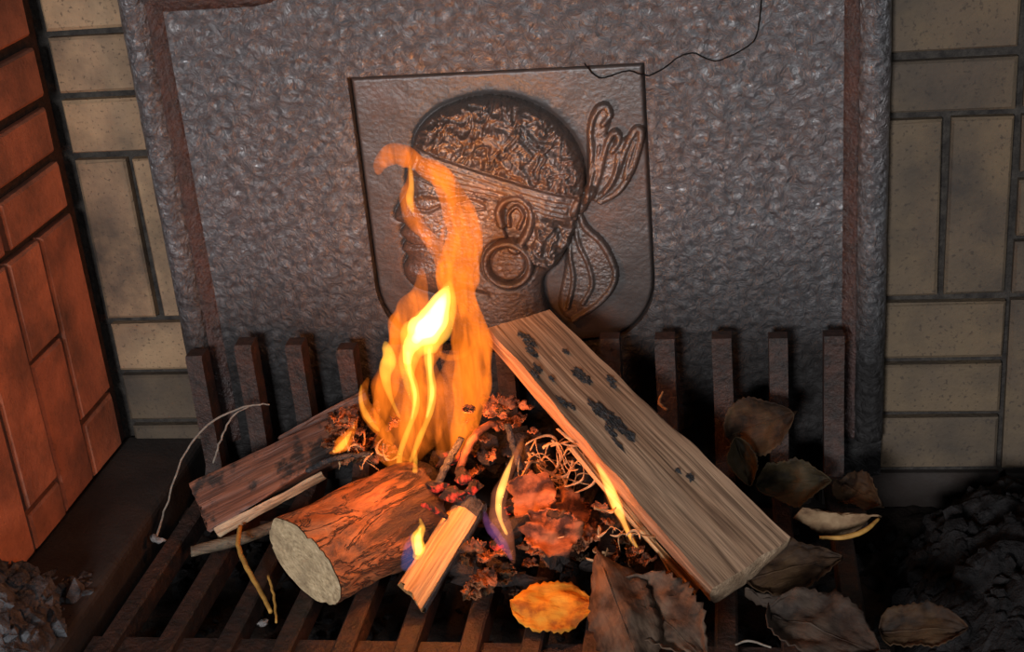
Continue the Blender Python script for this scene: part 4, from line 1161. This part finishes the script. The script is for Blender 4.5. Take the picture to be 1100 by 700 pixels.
# left lobes
tongue(fire, [(413, 366, 4), (418, 384, 18), (414, 402, 14), (419, 425, 7), (430, 450, 4)], YF - 0.004, FL_YEL, 0.6)
tongue(fire, [(396, 404, 3), (390, 424, 12), (396, 444, 18), (410, 462, 18), (424, 476, 8)], YF - 0.003, FL_BODY, 0.6)
tongue(fire, [(388, 412, 2), (388, 432, 6), (396, 450, 8), (408, 464, 4)], YF - 0.006, FL_YEL, 0.6)
tongue(fire, [(418, 455, 5), (412, 474, 22), (420, 492, 26), (436, 498, 16), (448, 490, 4)], YF - 0.008, FL_BODY, 0.4)
tongue(fire, [(446, 482, 3), (446, 500, 6), (445, 518, 5), (447, 534, 2)], YF - 0.018, FL_YEL, 0.7)
sf = tag(empty('flame', W(365, 484, y=-0.135)), 'small yellow flame licking over the red-brown split log', 'flame')
tongue(sf, [(384, 450, 3), (377, 464, 12), (368, 477, 17), (360, 484, 8), (353, 487, 2)], -0.150, FL_BODY, 0.9)
tongue(sf, [(378, 462, 2), (370, 475, 9), (362, 483, 6), (357, 485, 2)], -0.152, FL_YEL, 1.0)
sf = tag(empty('flame', W(450, 598, z=-0.10)), 'small white-yellow flame between the round log and the kindling', 'flame')
tongue(sf, [(451, 556, 2), (453, 567, 8), (448, 578, 13), (450, 590, 15), (446, 600, 7)], -0.222, FL_YEL, 0.8)
tongue(sf, [(452, 566, 2), (449, 578, 7), (450, 590, 8), (447, 596, 4)], -0.222, FL_HOT, 0.9)
tongue(sf, [(443, 572, 4), (441, 588, 14), (438, 604, 16), (432, 612, 5)], -0.220, FL_BLUE, 0.5)
sf = tag(empty('flame', W(545, 605, y=-0.19)), 'violet flame with yellow edge standing right of the kindling', 'flame')
tongue(sf, [(563, 466, 3), (556, 486, 9), (545, 510, 11), (536, 534, 16), (536, 556, 20), (544, 578, 18), (550, 598, 8), (552, 606, 3)], -0.235, FL_VIO, 0.4)
tongue(sf, [(520, 548, 3), (524, 562, 10), (534, 576, 12), (544, 590, 8), (550, 602, 3)], -0.238, FL_PUR, 0.6)
tongue(sf, [(552, 488, 2), (543, 512, 7), (536, 536, 8), (537, 556, 5), (545, 575, 3)], -0.239, FL_HOT, 0.7)
tongue(sf, [(562, 470, 3), (555, 486, 6), (546, 504, 4)], -0.235, FL_BODY, 0.7)
sf = tag(empty('flame', W(668, 560, y=-0.21)), 'narrow white-orange flame burning at the edge of the large log', 'flame')
tongue(sf, [(640, 496, 3), (652, 518, 11), (661, 540, 12), (668, 556, 8), (678, 578, 5), (686, 590, 2)], -0.212, FL_HOT, 0.5)
tongue(sf, [(622, 476, 3), (640, 500, 10), (656, 528, 15), (668, 556, 12), (684, 588, 3)], -0.208, FL_BODY, 0.5)

# the light the fire gives off
def glow(name, p, e, r, col):
    l = bpy.data.lights.new(name, 'POINT'); l.energy = e; l.shadow_soft_size = r; l.color = col
    o = bpy.data.objects.new(name, l); o.location = p; COL.objects.link(o)
glow('flame_light', W(478, 240, y=-0.115), 0.65, 0.02, (1.0, 0.36, 0.09))
glow('heap_fire_light', W(470, 470, y=-0.180), 1.0, 0.016, (1.0, 0.27, 0.05))
glow('log_edge_fire_light', W(588, 530, y=-0.232), 0.17, 0.010, (1.0, 0.25, 0.045))
glow('violet_flame_light', W(540, 560, y=-0.250), 0.14, 0.008, (1.0, 0.28, 0.08))
glow('kindling_fire_light', W(448, 580, y=-0.240), 0.07, 0.006, (1.0, 0.38, 0.09))
